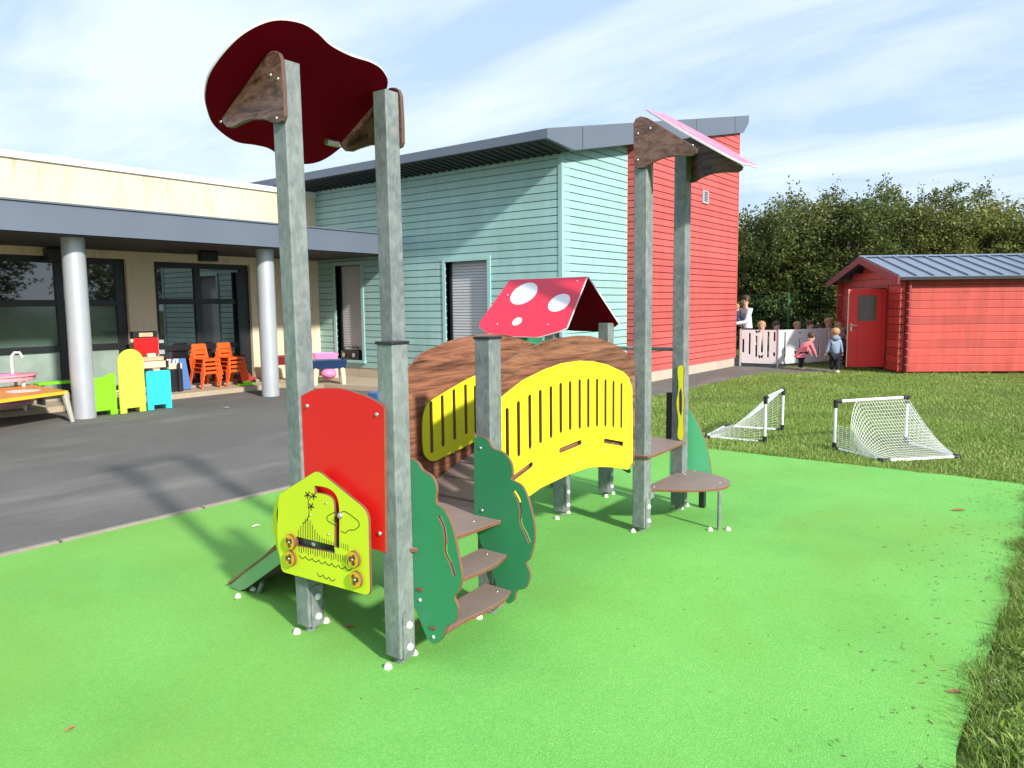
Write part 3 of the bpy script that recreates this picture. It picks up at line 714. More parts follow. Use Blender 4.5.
def ink(L, w=.0016, closed=False, nm='printed_line'):
    pts = px_poly(L, 1, YI) if L and L[0][0] > 10 else L
    mb = MB(); pts = pts+([pts[0]] if closed else [])
    for a, b in zip(pts[:-1], pts[1:]):
        a = Vector(a); b = Vector(b); d = (b-a)
        if d.length < 1e-5: continue
        d.normalize(); n = Vector((-d.y, d.x))*w; e = d*w*.6
        q = [a-e+n, a-e-n, b+e-n, b+e+n]; vs = [(p.x, YI, p.y) for p in q]+[(p.x, YI+.0022, p.y) for p in q]
        mb.add(vs, [(0, 1, 2, 3), (4, 7, 6, 5), (0, 4, 5, 1), (1, 5, 6, 2), (2, 6, 7, 3), (3, 7, 4, 0)])
    return mb
art = MB()
def addart(mb): art.add(mb.v, mb.f)
def flush(nm):
    rel(art).build(nm, M['ink'], pan); art.v = []; art.f = []; art.mi = []

for i in range(17):                                      # hill hatching
    x = 296+i*2.35; pk = [(296, 534), (302, 524), (307, 516), (311, 522), (316, 532), (322, 538), (330, 541), (338, 545)]
    yt = np.interp(x, [p[0] for p in pk], [p[1] for p in pk]); yb = 536+(x-296)*.24
    if yb-yt > 2.0: addart(ink([(x, yt), (x, yb)], .0017))
flush('printed_hill')
for i in range(23):
    x = 299+i*2.3; yt = 545+(x-299)*.235
    if 0 <= i: addart(ink([(x, yt), (x, yt+6.5+1.2*math.sin(i*1.9))], .0017))
for i in range(4): addart(ink([(341+i*2.3, 543+i*.6), (341+i*2.3, 547.5+i*1.2)], .0011))
flush('printed_hatching')
addart(ink(smooth([(303, 524), (308, 518), (309, 510), (308, 502), (311, 497)], 4, False), .0017))
for cx, cy in ((307.5, 495), (313.5, 496), (311, 506.5)):
    for j in range(5):
        a = j*2*math.pi/5+.3; addart(ink([(cx, cy), (cx+2.9*math.cos(a), cy+3.4*math.sin(a))], .0034))
flush('printed_flowers')
addart(ink(smooth([(336, 512), (331, 514), (327, 517), (328, 521), (333, 524), (337, 525)], 4, False), .0017))
addart(ink(smooth([(340, 513), (344, 511.5), (349, 514), (353, 517), (358, 521), (359, 526), (354, 530), (349, 530), (345, 533), (341, 531)], 4, False), .0017))
flush('printed_cloud')
def waves(x0, y0, n, st, sl):
    for i in range(n):
        a = x0+i*st; b = y0+i*st*sl
        addart(ink([(a, b), (a+st*.25, b+2.2+st*.25*sl), (a+st*.6, b+2.6+st*.6*sl), (a+st, b+st*sl-.2)], .0018))
waves(299, 555, 8, 6.6, .26); flush('printed_waves'); waves(317, 573, 3, 6.0, .36)
flush('printed_waves')
for c in ((291.2, 541.6), (291.2, 558), (354.5, 559), (357, 579)):
    p = on(*c, 1, 2.026)
    kb_ = panel('sliding_disc', circle((p.x, p.z), .036, 28), [], .014, frameY(2.0225), M['orangedisc'], M['edge'], pan, .002, off)
    a2 = MB(); ang = rng.random()*6
    for j in range(3):
        t = ang+j*2.1; c2 = (p.x+.014*math.cos(t), p.z+.014*math.sin(t)); a2.prism(circle(c2, .010, 8, .012), 2.0128, 2.0155, lambda u, v, w: (u, w, v))
    rel(a2).build('disc_picture', M['ink'], pan)
    mb = MB(); mb.dome((p.x, 2.0125, p.z), .006, .004, (0, -1, 0)); rel(mb).build('bolt', M['bolt'], pan, smooth=True)
bolts(pan, px_poly([(326, 503), (328.5, 534.5), (310, 515)], 1, 2.033), 1, 2.0335, .006)
mb = MB(); q = on(338.5, 516, 1, 2.02); mb.ball((q.x, 2.03, q.z), .014); rel(mb).build('sliding_knob', M['bolt'], pan, smooth=True)
q = on(316, 543, 1, 2.06); mb = MB(); mb.ball((q.x, 2.05, q.z), .014); rel(mb).build('sliding_knob', M['galv'], pan, smooth=True)
mb = MB(); q0 = on(296, 545, 1, 2.062); q1 = on(345, 552, 1, 2.062); mb.box((q0.x, 2.050, q1.z-.02), (q1.x, 2.054, q0.z+.02)); rel(mb).build('back_plate', M['black'], pan)
# bridge
near_y = px_poly([(497, 399), (520.8, 380), (543, 369), (560, 363), (578.5, 360.3), (592, 361), (605.5, 364), (622.5, 371.6), (628, 377), (631.5, 388), (632, 462), (627, 469.8), (610, 467.3), (598.6, 467), (587, 468), (569.3, 474), (540, 488), (526, 498), (510, 509), (497, 519)], 0, -2.22)
top = [(2.80, 0)]
wood_top = px_poly([(496, 368), (512, 357), (525.8, 349.4), (540, 343), (555, 338.4), (577, 335.5), (590, 336), (598.7, 338.4), (617, 345.7), (630.8, 356.7), (634, 360)], 0, -2.245)
wood_bot = px_poly([(634, 465), (627, 466), (610, 463.3), (598.6, 463), (587, 464), (569.3, 470), (540, 484), (526, 494), (510, 505), (497, 515)], 0, -2.245)
sx = [506.1, 517.4, 528.7, 539.3, 549.9, 559.7, 569.2, 578.7, 587.4, 596.2, 604.6, 612.6, 620.6]
st_ = [408.4, 401.5, 395, 390.2, 386.6, 383.3, 381.5, 379.6, 378.9, 378.9, 379.6, 381.1, 383.3]
sb = [458, 456.2, 448.5, 443, 437.6, 432.5, 429.6, 428.5, 427.4, 426.3, 426.3, 427, 427.8]
slots = []; wsl = []
for a, b, c in zip(sx, st_, sb):
    p = on(a, b, 0, -2.22); q = on(a, c, 0, -2.22); slots.append(capsule((p.y, q.z+.010), (p.y, p.z-.010), .0118)); wsl.append(capsule((p.y, q.z+.010), (p.y, p.z-.010), .023))
hs = []
for (a, b) in (((513, 477.5), (530.5, 464.5)), ((559.5, 450.3), (579.5, 442.3)), ((604, 440.8), (621.5, 443.8))):
    p = on(*a, 0, -2.22); q = on(*b, 0, -2.22); hs.append(capsule((p.y, p.z), (q.y, q.z), .012))
def sm(poly, k=3): return smooth(poly, k)
wn = panel('wood_effect_side', wood_top+wood_bot, wsl, .013, frameX(-2.245), M['woodprint'], M['edge'], play, .002, off); wn['label'] = 'wood effect arched bridge side nearest the viewer'
yn = panel('railing_panel', near_y, slots+hs, .013, frameX(-2.22), M['yellow'], M['edge'], play, .002, off); yn['label'] = 'bright yellow slotted railing on the outside of the bridge'
bolts(yn, px_poly([(569, 366), (629, 384), (629, 457), (622.5, 466), (607.5, 449), (572.5, 455), (566, 468), (578.5, 464)], 0, -2.213), 0, -2.2125, .0055)
fyl = px_poly([(421.2, 425), (423, 411.3), (427.4, 402), (438.3, 395), (455, 385), (473, 375.6)], 0, -2.845)+[(3.55, 1.115), (3.75, 1.11), (3.95, 1.06), (4.15, .97), (4.22, .88), (4.23, .66), (4.16, .60), (3.95, .66), (3.7, .745), (3.5, .745)]+px_poly([(473, 442.3), (445.6, 455.8), (432.9, 461.3), (425.6, 458), (422, 449.6)], 0, -2.845)
fs = []
for i, (a, b, c) in enumerate(((430, 401.5, 453), (441.3, 395.5, 446.5), (453, 389.5, 439.5), (464.6, 384.5, 434))):
    p = on(a, b, 0, -2.845); q = on(a, c, 0, -2.845); fs.append(capsule((p.y, q.z+.01), (p.y, p.z-.01), .0105)); dy = p.y
for i in range(1, 10):
    y = dy+i*.087; zt = float(np.interp(y, [3.3, 3.65, 4.2], [1.02, 1.03, .93])); fs.append(capsule((y, zt-.27+.01), (y, zt), .0105))
fsw = [[(sum(p[0] for p in f)/len(f)+(q[0]-sum(p[0] for p in f)/len(f))*1.5, q[1]) for q in f] for f in fs[:10]]
fsl = [capsule((sum(q[0] for q in f)/len(f), min(q[1] for q in f)+.02), (sum(q[0] for q in f)/len(f), max(q[1] for q in f)-.02), .021) for f in fs[:11]]
far = [(2.76, 1.115)]+wood_top[1:]
wf = panel('wood_effect_side', far+wood_bot[:-1]+[(2.76, .42)], fsl, .013, frameX(-2.87), M['woodprint'], M['edge'], play, .002, off); wf['label'] = 'wood effect arched bridge side farther from the viewer'
yf = panel('railing_panel', smooth(fyl, 3), fs[:11], .013, frameX(-2.845), M['yellow'], M['edge'], play, .002, off); yf['label'] = 'shaded yellow slotted railing on the inside of the far bridge side'
bolts(wf, [(2.80, .96), (2.80, .60), (3.19, .66), (2.79, 1.05)], 0, -2.863, .009)
def zd(y): return .655-.42*(y-3.58)**2
y = 2.80
for i in range(10):
    y1 = y+.128; mb = MB(); z0 = zd(y); z1 = zd(y1)
    mb.prism([(y, z0-.018), (y1, z1-.018), (y1, z1), (y, z0)], -2.855, -2.262, lambda u, v, w: (w, u, v))
    rel(mb).build('deck_slat', M['deck'], play, bevel=.002); y = y1+.015
for xx in (-2.83, -2.28):
    pts = [(xx, 2.82+.14*i, zd(2.82+.14*i)-.05) for i in range(11)]
    mb = MB(); mb.tube(pts, .014, 6); rel(mb).build('bridge_bearer', M['black'], play, smooth=True)
# platforms and treads
def board(name, px_front, z, back, th=.018, parent=play):
    pts = [(on(a, b, 2, z).x, on(a, b, 2, z).y) for a, b in px_front]+back
    mb = MB(); mb.prism(pts, z-th, z, lambda u, v, w: (u, v, w), 0, 1); o = rel(mb).build(name, [M['deck'], M['edge']], parent, bevel=.003); return o
YL, YRt = 2.192, 2.708
def tread(z, pl, pr_, dep):
    a = on(*pl, 2, z); b = on(*pr_, 2, z); a = Vector((a.x, YL)); b = Vector((b.x, YRt)); mid = (a+b)/2+Vector((.018, 0))
    fr = smooth([tuple(a), (mid.x-.004, a.y+.13), tuple(mid), (mid.x-.002, b.y-.12), tuple(b)], 3, False)
    mb = MB(); mb.prism(fr+[(b.x-dep, b.y), (a.x-dep, a.y)], z-.018, z, lambda u, v, w: (u, v, w), 0, 1)
    return rel(mb).build('stair_tread', [M['deck'], M['edge']], play, bevel=.003)
t1 = tread(.165, (457.5, 625), (510, 591), .16); t2 = tread(.335, (465, 578.5), (499.5, 557.5), .16)
a = on(457, 535.5, 2, .495); b = on(487, 523.5, 2, .495)
mb = MB(); mb.prism([(-2.86, 2.155), (-2.20, 2.155), (a.x, YL), (b.x+.02, YRt), (-2.31, YRt), (-2.31, 2.79), (-2.86, 2.79)][::1], .477, .495, lambda u, v, w: (u, v, w), 0, 1)
pf = rel(mb).build('platform', [M['deck'], M['edge']], play, bevel=.003)
for t_, zz, (xx, yy) in ((t1, .165, (-2.13, 2.66)), (t2, .335, (-2.19, 2.66)), (pf, .495, (-2.235, 2.62))):
    mb = MB(); mb.dome((xx, yy, zz), .008, .004); rel(mb).build('bolt', M['bolt'], t_, smooth=True)
    mb = MB(); mb.tube([(xx-.0, 2.69, zz-.035), (xx, 2.705, zz-.035)], .012, 10); mb.box((xx-.02, 2.60, zz-.028), (xx+.02, 2.704, zz-.019)); rel(mb).build('fixing_bracket', M['galv'], t_)
# leaf shaped stair sides
gR = px_poly([(474, 441), (476, 437.5), (481, 436), (488, 439.5), (493, 448), (504, 453), (511.4, 463), (512.7, 475), (511.6, 479.5), (523.8, 488), (532.6, 514.7), (535, 537), (530.4, 558), (526, 563), (530.4, 574.4), (526, 587.7), (517, 591), (514.5, 599.6), (507.4, 603.5), (499, 592), (488.4, 563), (476, 531), (474, 520)], 1, YRt)
slR = stroke(smooth(px_poly([(513.8, 491), (519, 500), (521.3, 512), (521, 523), (526, 533), (530, 543)], 1, YRt), 4, False), .0075)
sR = panel('stair_side', sm(gR, 4), [slR], .013, frameY(YRt+.006), M['green'], M['edge'], play, .002, off); sR['label'] = 'green leaf shaped stair side at the middle post'
gL = px_poly([(409, 461), (414, 459.5), (419, 462.5), (424, 470), (433, 475.8), (437.8, 487), (437.5, 502), (446.4, 511), (454, 528), (459.6, 554.5), (463.2, 576.6), (459.6, 591), (455.5, 597), (459.6, 608.6), (456, 621), (448.6, 625.5), (444, 637), (435, 643.5), (427.8, 637), (417.6, 612), (410, 592), (405, 560), (405, 500)], 1, YL-.006)
slL = stroke(smooth(px_poly([(440, 515.5), (445, 526), (447, 540), (447, 552), (452, 563), (456, 575)], 1, YL-.006), 4, False), .0075)
sL = panel('stair_side', sm(gL, 4), [slL], .013, frameY(YL-.006), M['green'], M['edge'], play, .002, off); sL['label'] = 'green leaf shaped stair side at the near post'
for (px, py) in ((420, 589.5), (433.5, 628)):
    q = on(px, py, 1, YL-.014); mb = MB(); mb.box((q.x-.018, YL-.018, q.z-.007), (q.x+.014, YL-.0125, q.z+.007)); rel(mb).build('tenon', M['edge'], sL, bevel=.002)
bolts(sL, px_poly([(420, 600), (433.5, 637)], 1, YL-.013), 1, YL-.0128, .008, 'white'); bolts(sR, px_poly([(480.5, 448), (482, 510.5)], 1, YRt), 1, YRt-.0008, .008)
# slide: brown chute on a steel frame
xa, za, xb, zb = -3.565, .03, -2.86, .475
dirs = Vector((xb-xa, 0, zb-za)); ang = math.atan2(zb-za, xb-xa)
mb = MB(); prof = [(xa, .012), (xa+.06, .05), (xb-.10, zb-.04), (xb+.02, zb)]
mb.prism(prof+[(p[0]+.01, p[1]-.016) for p in prof[::-1]], 2.20, 2.64, lambda u, v, w: (u, w, v)); sl_ = rel(mb).build('slide', M['deck'], play)
for yy in (2.18, 2.64):
    mb = MB(); mb.prism([(xa-.03, .006), (xa-.01, .03), (xb, zb+.04), (xb, zb-.07), (xa+.12, .03), (xa+.06, .004)], yy, yy+.018, lambda u, v, w: (u, w, v)); rel(mb).build('slide_side', M['stainless'], sl_, bevel=.002)
    mb = MB(); mb.prism([(xa-.035, .018), (xb, zb+.015), (xb, zb+.085), (xa+.30, .245), (xa+.0, .055), (xa-.04, .034)], yy-.004, yy+.022, lambda u, v, w: (u, w, v)); rel(mb).build('slide_rail', M['edge'], sl_, bevel=.002)
for yy in (2.23, 2.60):
    mb = MB(); mb.tube([(xa+.16, yy, 0), (xa+.20, yy, .07)], .012, 8); rel(mb).build('slide_foot', M['galv'], sl_, smooth=True)
for q in ((238, 597), (253, 590)):
    c = on(*q, 2, 0); mb = MB(); mb.dome((c.x, c.y, -.002), .018, .022); rel(mb).build('anchor_cap', M['cap'], sl_, smooth=True)
eo = smooth([(-3.145, .42), (-3.13, .53), (-3.06, .61), (-2.96, .63), (-2.87, .60), (-2.87, .25), (-2.96, .20), (-3.06, .24), (-3.12, .31)], 4)
panel('slide_cheek', eo, [circle((-3.075, .48), .035, 16, .06)], .013, frameY(2.165), M['lime'], M['black'], play, .002, off)
# far tower: platforms, rail, hand grip, hill shaped side
mb = MB(); mb.prism([(-2.89, 4.33), (-2.20, 4.33), (-2.195, 4.42), (-2.225, 4.97), (-2.89, 5.08)], .502, .52, lambda u, v, w: (u, v, w), 0, 1); rel(mb).build('platform', [M['deck'], M['edge']], play, bevel=.003)
lp = [(-2.29, 4.43), (-2.22, 4.44), (-2.0, 4.57), (-1.87, 4.72), (-1.855, 4.83), (-1.89, 4.95), (-1.97, 5.03), (-2.24, 5.15), (-2.32, 5.14)]
mb = MB(); mb.prism(smooth(lp, 4)[:-4], .262, .28, lambda u, v, w: (u, v, w), 0, 1); low_step = rel(mb).build('step_board', [M['deck'], M['edge']], play, bevel=.003)
mb = MB(); mb.tube([(-1.865, 4.70, 0), (-1.865, 4.70, .262)], .0125, 12); rel(mb).build('step_leg', M['galv'], low_step, smooth=True)
for q in ((710, 530.5), (728, 530)):
    c = on(*q, 2, 0); mb = MB(); mb.dome((c.x, c.y, -.002), .019, .026); rel(mb).build('anchor_cap', M['cap'], low_step, smooth=True)
for xx, yy in ((-1.93, 4.86), (-2.22, 5.10), (-2.245, 4.50), (-2.235, 4.97)):
    mb = MB(); mb.dome((xx, yy, .28), .009, .005); rel(mb).build('bolt', M['bolt'], low_step, smooth=True)
mb = MB(); mb.box((-2.24, 4.40, .22), (-2.22, 4.46, .262)); mb.box((-2.29, 5.06, .22), (-2.25, 5.10, .262)); rel(mb).build('step_bracket', M['galv'], low_step)
mb = MB(); mb.tube([(-2.90, 5.07, 1.17), (-2.34, 5.07, 1.17)], .014, 10); rel(mb).build('guard_rail', M['galv'], play, smooth=True)
gp = px_poly([(677.6, 371), (679, 366), (682, 365.3), (683.8, 369), (683.4, 388), (684.2, 400), (683.4, 418), (684, 434), (682.5, 440), (679.3, 439.5), (677.6, 434), (678.6, 420), (676.6, 403), (678.8, 388)], 1, 4.96)
gs = px_poly([(681.2, 388), (682.3, 393), (682.3, 411), (681.2, 416), (679.3, 411), (679.2, 393)], 1, 4.96)
panel('hand_grip', sm(gp, 3), [gs], .013, frameY(4.962), M['yellow'], M['edge'], play, .001, off)
mb = MB(); mb.box((-2.395, 4.99, .52), (-2.355, 5.03, .86)); rel(mb).build('side_board', M['black'], play, bevel=.003)
hp = smooth([(-2.095, .25), (-2.125, .42), (-2.18, .57), (-2.26, .71), (-2.34, .80), (-2.42, .84)], 4, False)
hpl = panel('hill_panel', [(-2.43, .22), (-2.09, .22)]+hp+[(-2.43, .80)], [], .013, frameY(5.135), M['greenlight'], M['edge'], play, .002, off); hpl['label'] = 'bright green hill shaped panel beyond the far post'
mb = MB(); mb.box((-2.20, 5.145, .0), (-2.16, 5.185, .30)); rel(mb).build('panel_leg', M['black'], hpl)
# toadstool gable roof
YG, ZG = 4.73, 1.70
def gcoord(px, py):
    n = Vector((0, -.39, .37)).normalized(); p = onp(px, py, (0, YG, ZG), n); dv = Vector((0, .37, .39)).normalized()
    return (p.x, (p-Vector((0, YG, ZG))).dot(dv))
go = [gcoord(*q) for q in ((587.5, 277.6), (567.4, 328.4), (560, 332), (537.8, 338), (512, 337), (487.8, 334), (479.3, 327.6), (480.2, 322.5), (511.5, 277.6))]
go[0] = (go[0][0], .0); go[-1] = (go[-1][0], .0)
dv = Vector((0, .37, .39)).normalized(); mt = frameP((0, YG, ZG), (1, 0, 0), dv)
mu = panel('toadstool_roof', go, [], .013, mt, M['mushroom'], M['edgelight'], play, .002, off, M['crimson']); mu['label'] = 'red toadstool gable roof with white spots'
for (cx, cy, ra, rb) in ((524.3, 294.3, .115, .115), (559.5, 303.5, .088, .088), (517.5, 322.2, .040, .040)):
    g = gcoord(cx, cy); n = Vector((0, -.39, .37)).normalized(); c = Vector((0, YG, ZG))+Vector((1, 0, 0))*g[0]+dv*g[1]+n*.0078
    panel('white_spot', circle((0, 0), ra, 28, rb), [], .002, frameP(c, (1, 0, 0), dv), M['white'], M['white'], mu, .0003, off)
for q in ((508, 295.5), (577.5, 281.5), (497.5, 324.5), (548, 325)):
    g = gcoord(*q); c = Vector((0, YG, ZG))+Vector((1, 0, 0))*g[0]+dv*g[1]+n*.007; mb = MB(); mb.dome(c, .007, .004, n, 8, 3); rel(mb).build('bolt', M['bolt'], mu, smooth=True)
dv2 = Vector((0, -.42, .39)).normalized(); mt = frameP((0, YG+.012, ZG+.004), (-1, 0, 0), dv2)
go2 = [(-a, b*1.03) for a, b in go]
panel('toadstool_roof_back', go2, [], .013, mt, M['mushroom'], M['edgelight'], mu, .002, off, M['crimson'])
mb = MB(); mb.prism([(4.45, .45), (5.02, .45), (5.02, 1.36), (4.45, 1.36)], -3.53, -3.515, lambda u, v, w: (w, u, v)); rel(mb).build('house_wall', M['green'], play, bevel=.002)
mb = MB(); mb.prism([(-3.5, 1.24), (-2.97, 1.24), (-2.97, .45), (-3.5, .45)], 5.10, 5.115, lambda u, v, w: (u, w, v)); rel(mb).build('house_wall', M['green'], play, bevel=.002)
# ------------------------------------------------------------------ toys and furniture on the court
def local(mb, o):
    return mb
def obj_at(loc, rz=0): return Vector(loc), rz
TZ = .08
# orange table
N_ = on(67.7, 390.5, 2, .43); F_ = on(28, 384, 2, .43); W_ = on(0, 399.5, 2, .43)
e1 = (W_-N_).normalized(); e1 = Vector((e1.x, e1.y, 0)).normalized(); e2 = Vector((F_.x-N_.x, F_.y-N_.y, 0)); wd = e2.length; e2.normalize()
tb = empty('play_table', (N_.x, N_.y, 0), 0, 'low orange table with grey legs at the left edge of the court', 'table')
def P2(a, b, z=0): v = e1*a+e2*b; return (v.x, v.y, z)
LT = 1.25
def quadprism(a0, b0, a1, b1, z0, z1, name, mt, par, bev=.006):
    mb = MB(); mb.prism([P2(a0, b0)[:2], P2(a1, b0)[:2], P2(a1, b1)[:2], P2(a0, b1)[:2]], z0, z1, lambda u, v, w: (u, v, w)); return mb.build(name, mt, par, bevel=bev)
top = quadprism(0, 0, LT, wd, .41, .43, 'table_top', M['tabletop'], tb)
quadprism(-.004, -.006, LT, .0, .385, .428, 'top_edge', M['tableedge'], top); quadprism(-.006, .002, -.001, wd, .385, .428, 'top_edge', M['tableedge'], top)
mb = MB(); c = e1*.42+e2*(wd*.42); mb.prism([(c.x+.2*math.cos(t*.2618), c.y+.2*math.sin(t*.2618)) for t in range(24)], .4302, .4325, lambda u, v, w: (u, v, w)); mb.build('white_disc', M['white'], top)
for a in (.03, LT-.03):
    for b in (.03, wd-.03):
        v = e1*a+e2*b; o = (v-(e1*LT/2+e2*wd/2)).normalized()*.07
        mb = MB(); mb.tube([(v.x, v.y, .40), (v.x+o.x*.15, v.y+o.y*.15, .30), (v.x+o.x, v.y+o.y, 0)], [.05, .04, .026], 8); mb.build('leg', M['grey'] , tb, smooth=True)
        mb = MB(); mb.tube([(v.x, v.y, .36), (v.x-(e1.x*.12 if a < .5 else -e1.x*.12), v.y-(e1.y*.12 if a < .5 else -e1.y*.12), .40)], .02, 6)
# pink play sink
k = empty('play_sink', (-12.2, 4.05, TZ), .2, 'pink toy sink unit with two oval trays and white tap left of the column', 'toy kitchen')
for zz, rr in ((.52, .34), (.17, .30)):
    mb = MB(); mb.prism(circle((0, 0), rr, 28, rr*1.35), zz-.03, zz, lambda u, v, w: (u, v, w)); mb.prism(circle((0, 0), rr*.93, 28, rr*1.27), zz-.09, zz-.03, lambda u, v, w: (u, v, w)); mb.build('tray', M['pink'], k, bevel=.01)
for a in (.5, 2.2, 3.8, 5.4):
    mb = MB(); mb.tube([(.25*math.cos(a), .33*math.sin(a), 0), (.25*math.cos(a), .33*math.sin(a), .5)], .022, 8); mb.build('leg', M['white'], k, smooth=True)
mb = MB(); mb.tube([(.08, .10, .5), (.08, .10, .78), (.09, .14, .83), (.11, .20, .83), (.12, .23, .76)], .018, 8); mb.build('tap', M['white'], k, smooth=True)
mb = MB(); mb.prism(circle((.02, .05), .15, 20), .50, .535, lambda u, v, w: (u, v, w)); mb.build('basin', M['hotpink'], k)
# lime bench by the window
k = empty('bench', (-12.55, 5.0, TZ), 0, 'narrow lime green bench standing under the left window', 'bench')
mb = MB(); mb.box((-.12, -.40, .30), (.12, .42, .34)); mb.build('seat', M['toygreen'], k, bevel=.01)
for yy in (-.34, .34): mb = MB(); mb.box((-.10, yy-.02, 0), (.10, yy+.02, .30)); mb.build('leg', M['black'], k, bevel=.005)
# three free standing play screens
def screen(name, label, y0, y1, h, topf, mt, x=-11.1, rz=0):
    k = empty(name, (x, (y0+y1)/2, 0), rz, label, 'play screen', 'coloured play screens beside the left column'); w = (y1-y0)/2
    pts = [(-w, 0), (-w+.09, 0), (-w+.09, .07), (w-.09, .07), (w-.09, 0), (w, 0)]+topf(w, h)
    panel('board', pts, [], .035, frameX(0), mt, mt, k, .004)
    for yy in (-w+.05, w-.05): mb = MB(); mb.box((-.17, yy-.02, 0), (-.018, yy+.02, .05)); mb.build('foot', mt, k, bevel=.005)
    return k
screen('play_screen', 'bright green play screen with wavy top right of the left column', 4.70, 5.10, .60, lambda w, h: [(w, h), (w*.6, h-.01), (w*.1, h-.05), (-w*.4, h-.06), (-w, h-.05)], M['toygreen'])
screen('play_screen', 'tall round topped lime yellow play screen between green and cyan ones', 5.13, 5.50, .93, lambda w, h: [(w, h-w)]+[(w*math.cos(t), h-w+w*math.sin(t)) for t in np.linspace(0.15, math.pi-.15, 12)]+[(-w, h-w)], M['toyyellow'], -11.06)
screen('play_screen', 'low square cyan play screen nearest the orange chairs', 5.54, 5.91, .585, lambda w, h: [(w, h-.03), (w-.02, h), (-w+.02, h), (-w, h-.03)], M['cyan'], -11.08)
# toy workbench
def bx(name, x, px0, py0, px1, py1, depth, mt, par, base, bev=.004):
    a = on(px0, py0, 0, x); b = on(px1, py1, 0, x); mb = MB(); mb.box((x-depth, a.y, b.z), (x, b.y, a.z)); mb.v = [tuple(Vector(v)-base) for v in mb.v]
    return mb.build(name, mt, par, bevel=bev)
XB = -12.45; base = Vector((XB, 6.5, TZ)); k = empty('toy_workbench', base, 0, 'toy workbench with red back panel and black top in front of the cream pillar', 'toy workbench')
f = bx('frame', XB-.1, 133, 331.5, 158, 338, .12, M['black'], k, base); bx('sign_plate', XB-.095, 139, 333, 153, 336.5, .004, M['pine'], k, base)
bx('back_panel', XB-.08, 134, 338.5, 159, 354, .03, M['redhpl'], k, base); bx('shelf', XB+.10, 143, 362, 166, 367, .30, M['cream'], k, base); bx('work_top', XB+.08, 143, 357.5, 164, 360, .25, M['pine'], k, base)
bx('hammer', XB+.0, 148, 353.5, 156, 357.5, .05, M['cream'], k, base)
bx('bracket', XB-.08, 159, 340, 164, 343, .05, M['alu'], k, base); bx('bracket', XB-.08, 159, 350, 165, 354, .05, M['alu'], k, base); bx('vice', XB+.05, 164.5, 361, 169, 367, .1, M['black'], k, base)
for yy in (6.22, 6.78):
    for xx in (XB-.18, XB+.05): mb = MB(); mb.box((xx-.02-XB, yy-.02-6.5, 0), (xx+.02-XB, yy+.02-6.5, .50)); mb.build('leg', M['black'], k, bevel=.003)
b0 = on(174, 361, 0, -12.5)
mb = MB(); mb.box((-12.7, b0.y-.14, TZ+.0), (-12.45, b0.y+.12, .47)); tag(mb.build('toy_crate', M['black'], bevel=.01), 'dark crate between toy workbench and blue mat', 'crate')
k = empty('toy_basket', (-12.58, b0.y, .47), 0, 'small white basket of cream toys left of the blue mat', 'basket')
mb = MB(); mb.box((-.1, -.11, .002), (.1, .13, .10)); mb.build('tub', M['cream'], k, bevel=.01)
for i in range(5): mb = MB(); mb.tube([(rng.uniform(-.05, .08), -.08+i*.045, .08), (rng.uniform(-.05, .08), -.08+i*.045+rng.uniform(-.02, .02), .17)], .018, 7); mb.build('toy', M['white'], k, smooth=True)
a = on(171, 359, 0, -12.74); b = on(190, 382, 0, -12.62)
mb = MB(); mb.prism([(-12.62, .09), (-12.57, .09), (-12.72, a.z), (-12.77, a.z)], a.y, b.y, lambda u, v, w: (u, w, v)); tag(mb.build('folded_mat', M['bluemat'], bevel=.01), 'blue vinyl mat leaning against the glass left of the orange chairs', 'mat')
# orange stacking chairs
def chair(loc, rz, label):
    k = empty('stacking_chair', loc, rz, label, 'chair', 'small orange plastic stacking chairs'); mt = M['orange']
    mb = MB(); mb.prism(roundpoly([(-.15, -.155), (.16, -.165), (.16, .165), (-.15, .155)], .03), .285, .300, lambda u, v, w: (u, v, w)); mb.box((.15, -.165, .255), (.162, .165, .292)); mb.build('seat', mt, k, bevel=.004)
    m_ = frameP((-.155, 0, .30), (0, 1, 0), Vector((-.22, 0, .97))); pts = roundpoly([(-.155, -.01), (.155, -.01), (.145, .265), (-.145, .265)], [.01, .01, .04, .04])
    panel('backrest', pts, [roundpoly([(-.10, .10), (.10, .10), (.095, .155), (-.095, .155)], .02), roundpoly([(-.10, .03), (.10, .03), (.10, .075), (-.10, .075)], .015)], .014, m_, mt, mt, k, .003)
    for sx, sy in ((-1, -1), (-1, 1), (1, -1), (1, 1)):
        mb = MB(); x0, y0 = sx*.135, sy*.145; x1, y1 = sx*.19-.005, sy*.185
        mb.prism([(x0-.025, y0-.012), (x0+.025, y0-.012), (x0+.025, y0+.012), (x0-.025, y0+.012)], .0, .29, lambda u, v, w: (u+(x1-x0)*(1-w/.29)*(1), v+(y1-y0)*(1-w/.29), w)); mb.build('leg', mt, k, bevel=.004)
    return k
names = ['bottom', 'second from bottom', 'third from bottom', 'top']
for si, (px, py, side) in enumerate(((203.5, 385.5, 'left'), (228.5, 382.5, 'right'))):
    c = on(px, py, 2, TZ)
    c.x = max(min(c.x, -12.4), -12.62)
    d = on(px, 360, 0, c.x); c.y = d.y
    for i in range(4): chair((c.x+.010*i, c.y+.012*i, TZ+.078*i), R_(4), '%s orange plastic chair of the %s hand stack by the window' % (names[i], side))
c = on(244, 381, 0, -12.5)
k = empty('toy_tray', (-12.45, c.y, TZ), 0, 'flat lime green toy on the paving right of the orange chairs', 'toy')
mb = MB(); mb.prism(circle((0, 0), .12, 16, .17), 0, .03, lambda u, v, w: (u, v, w)); mb.build('tray', M['toygreen'], k, bevel=.005); mb = MB(); mb.ball((0, .02, .05), .05, .08, .035); mb.build('lid', M['toyyellow'], k, smooth=True)
c = on(245, 374, 0, -12.7)
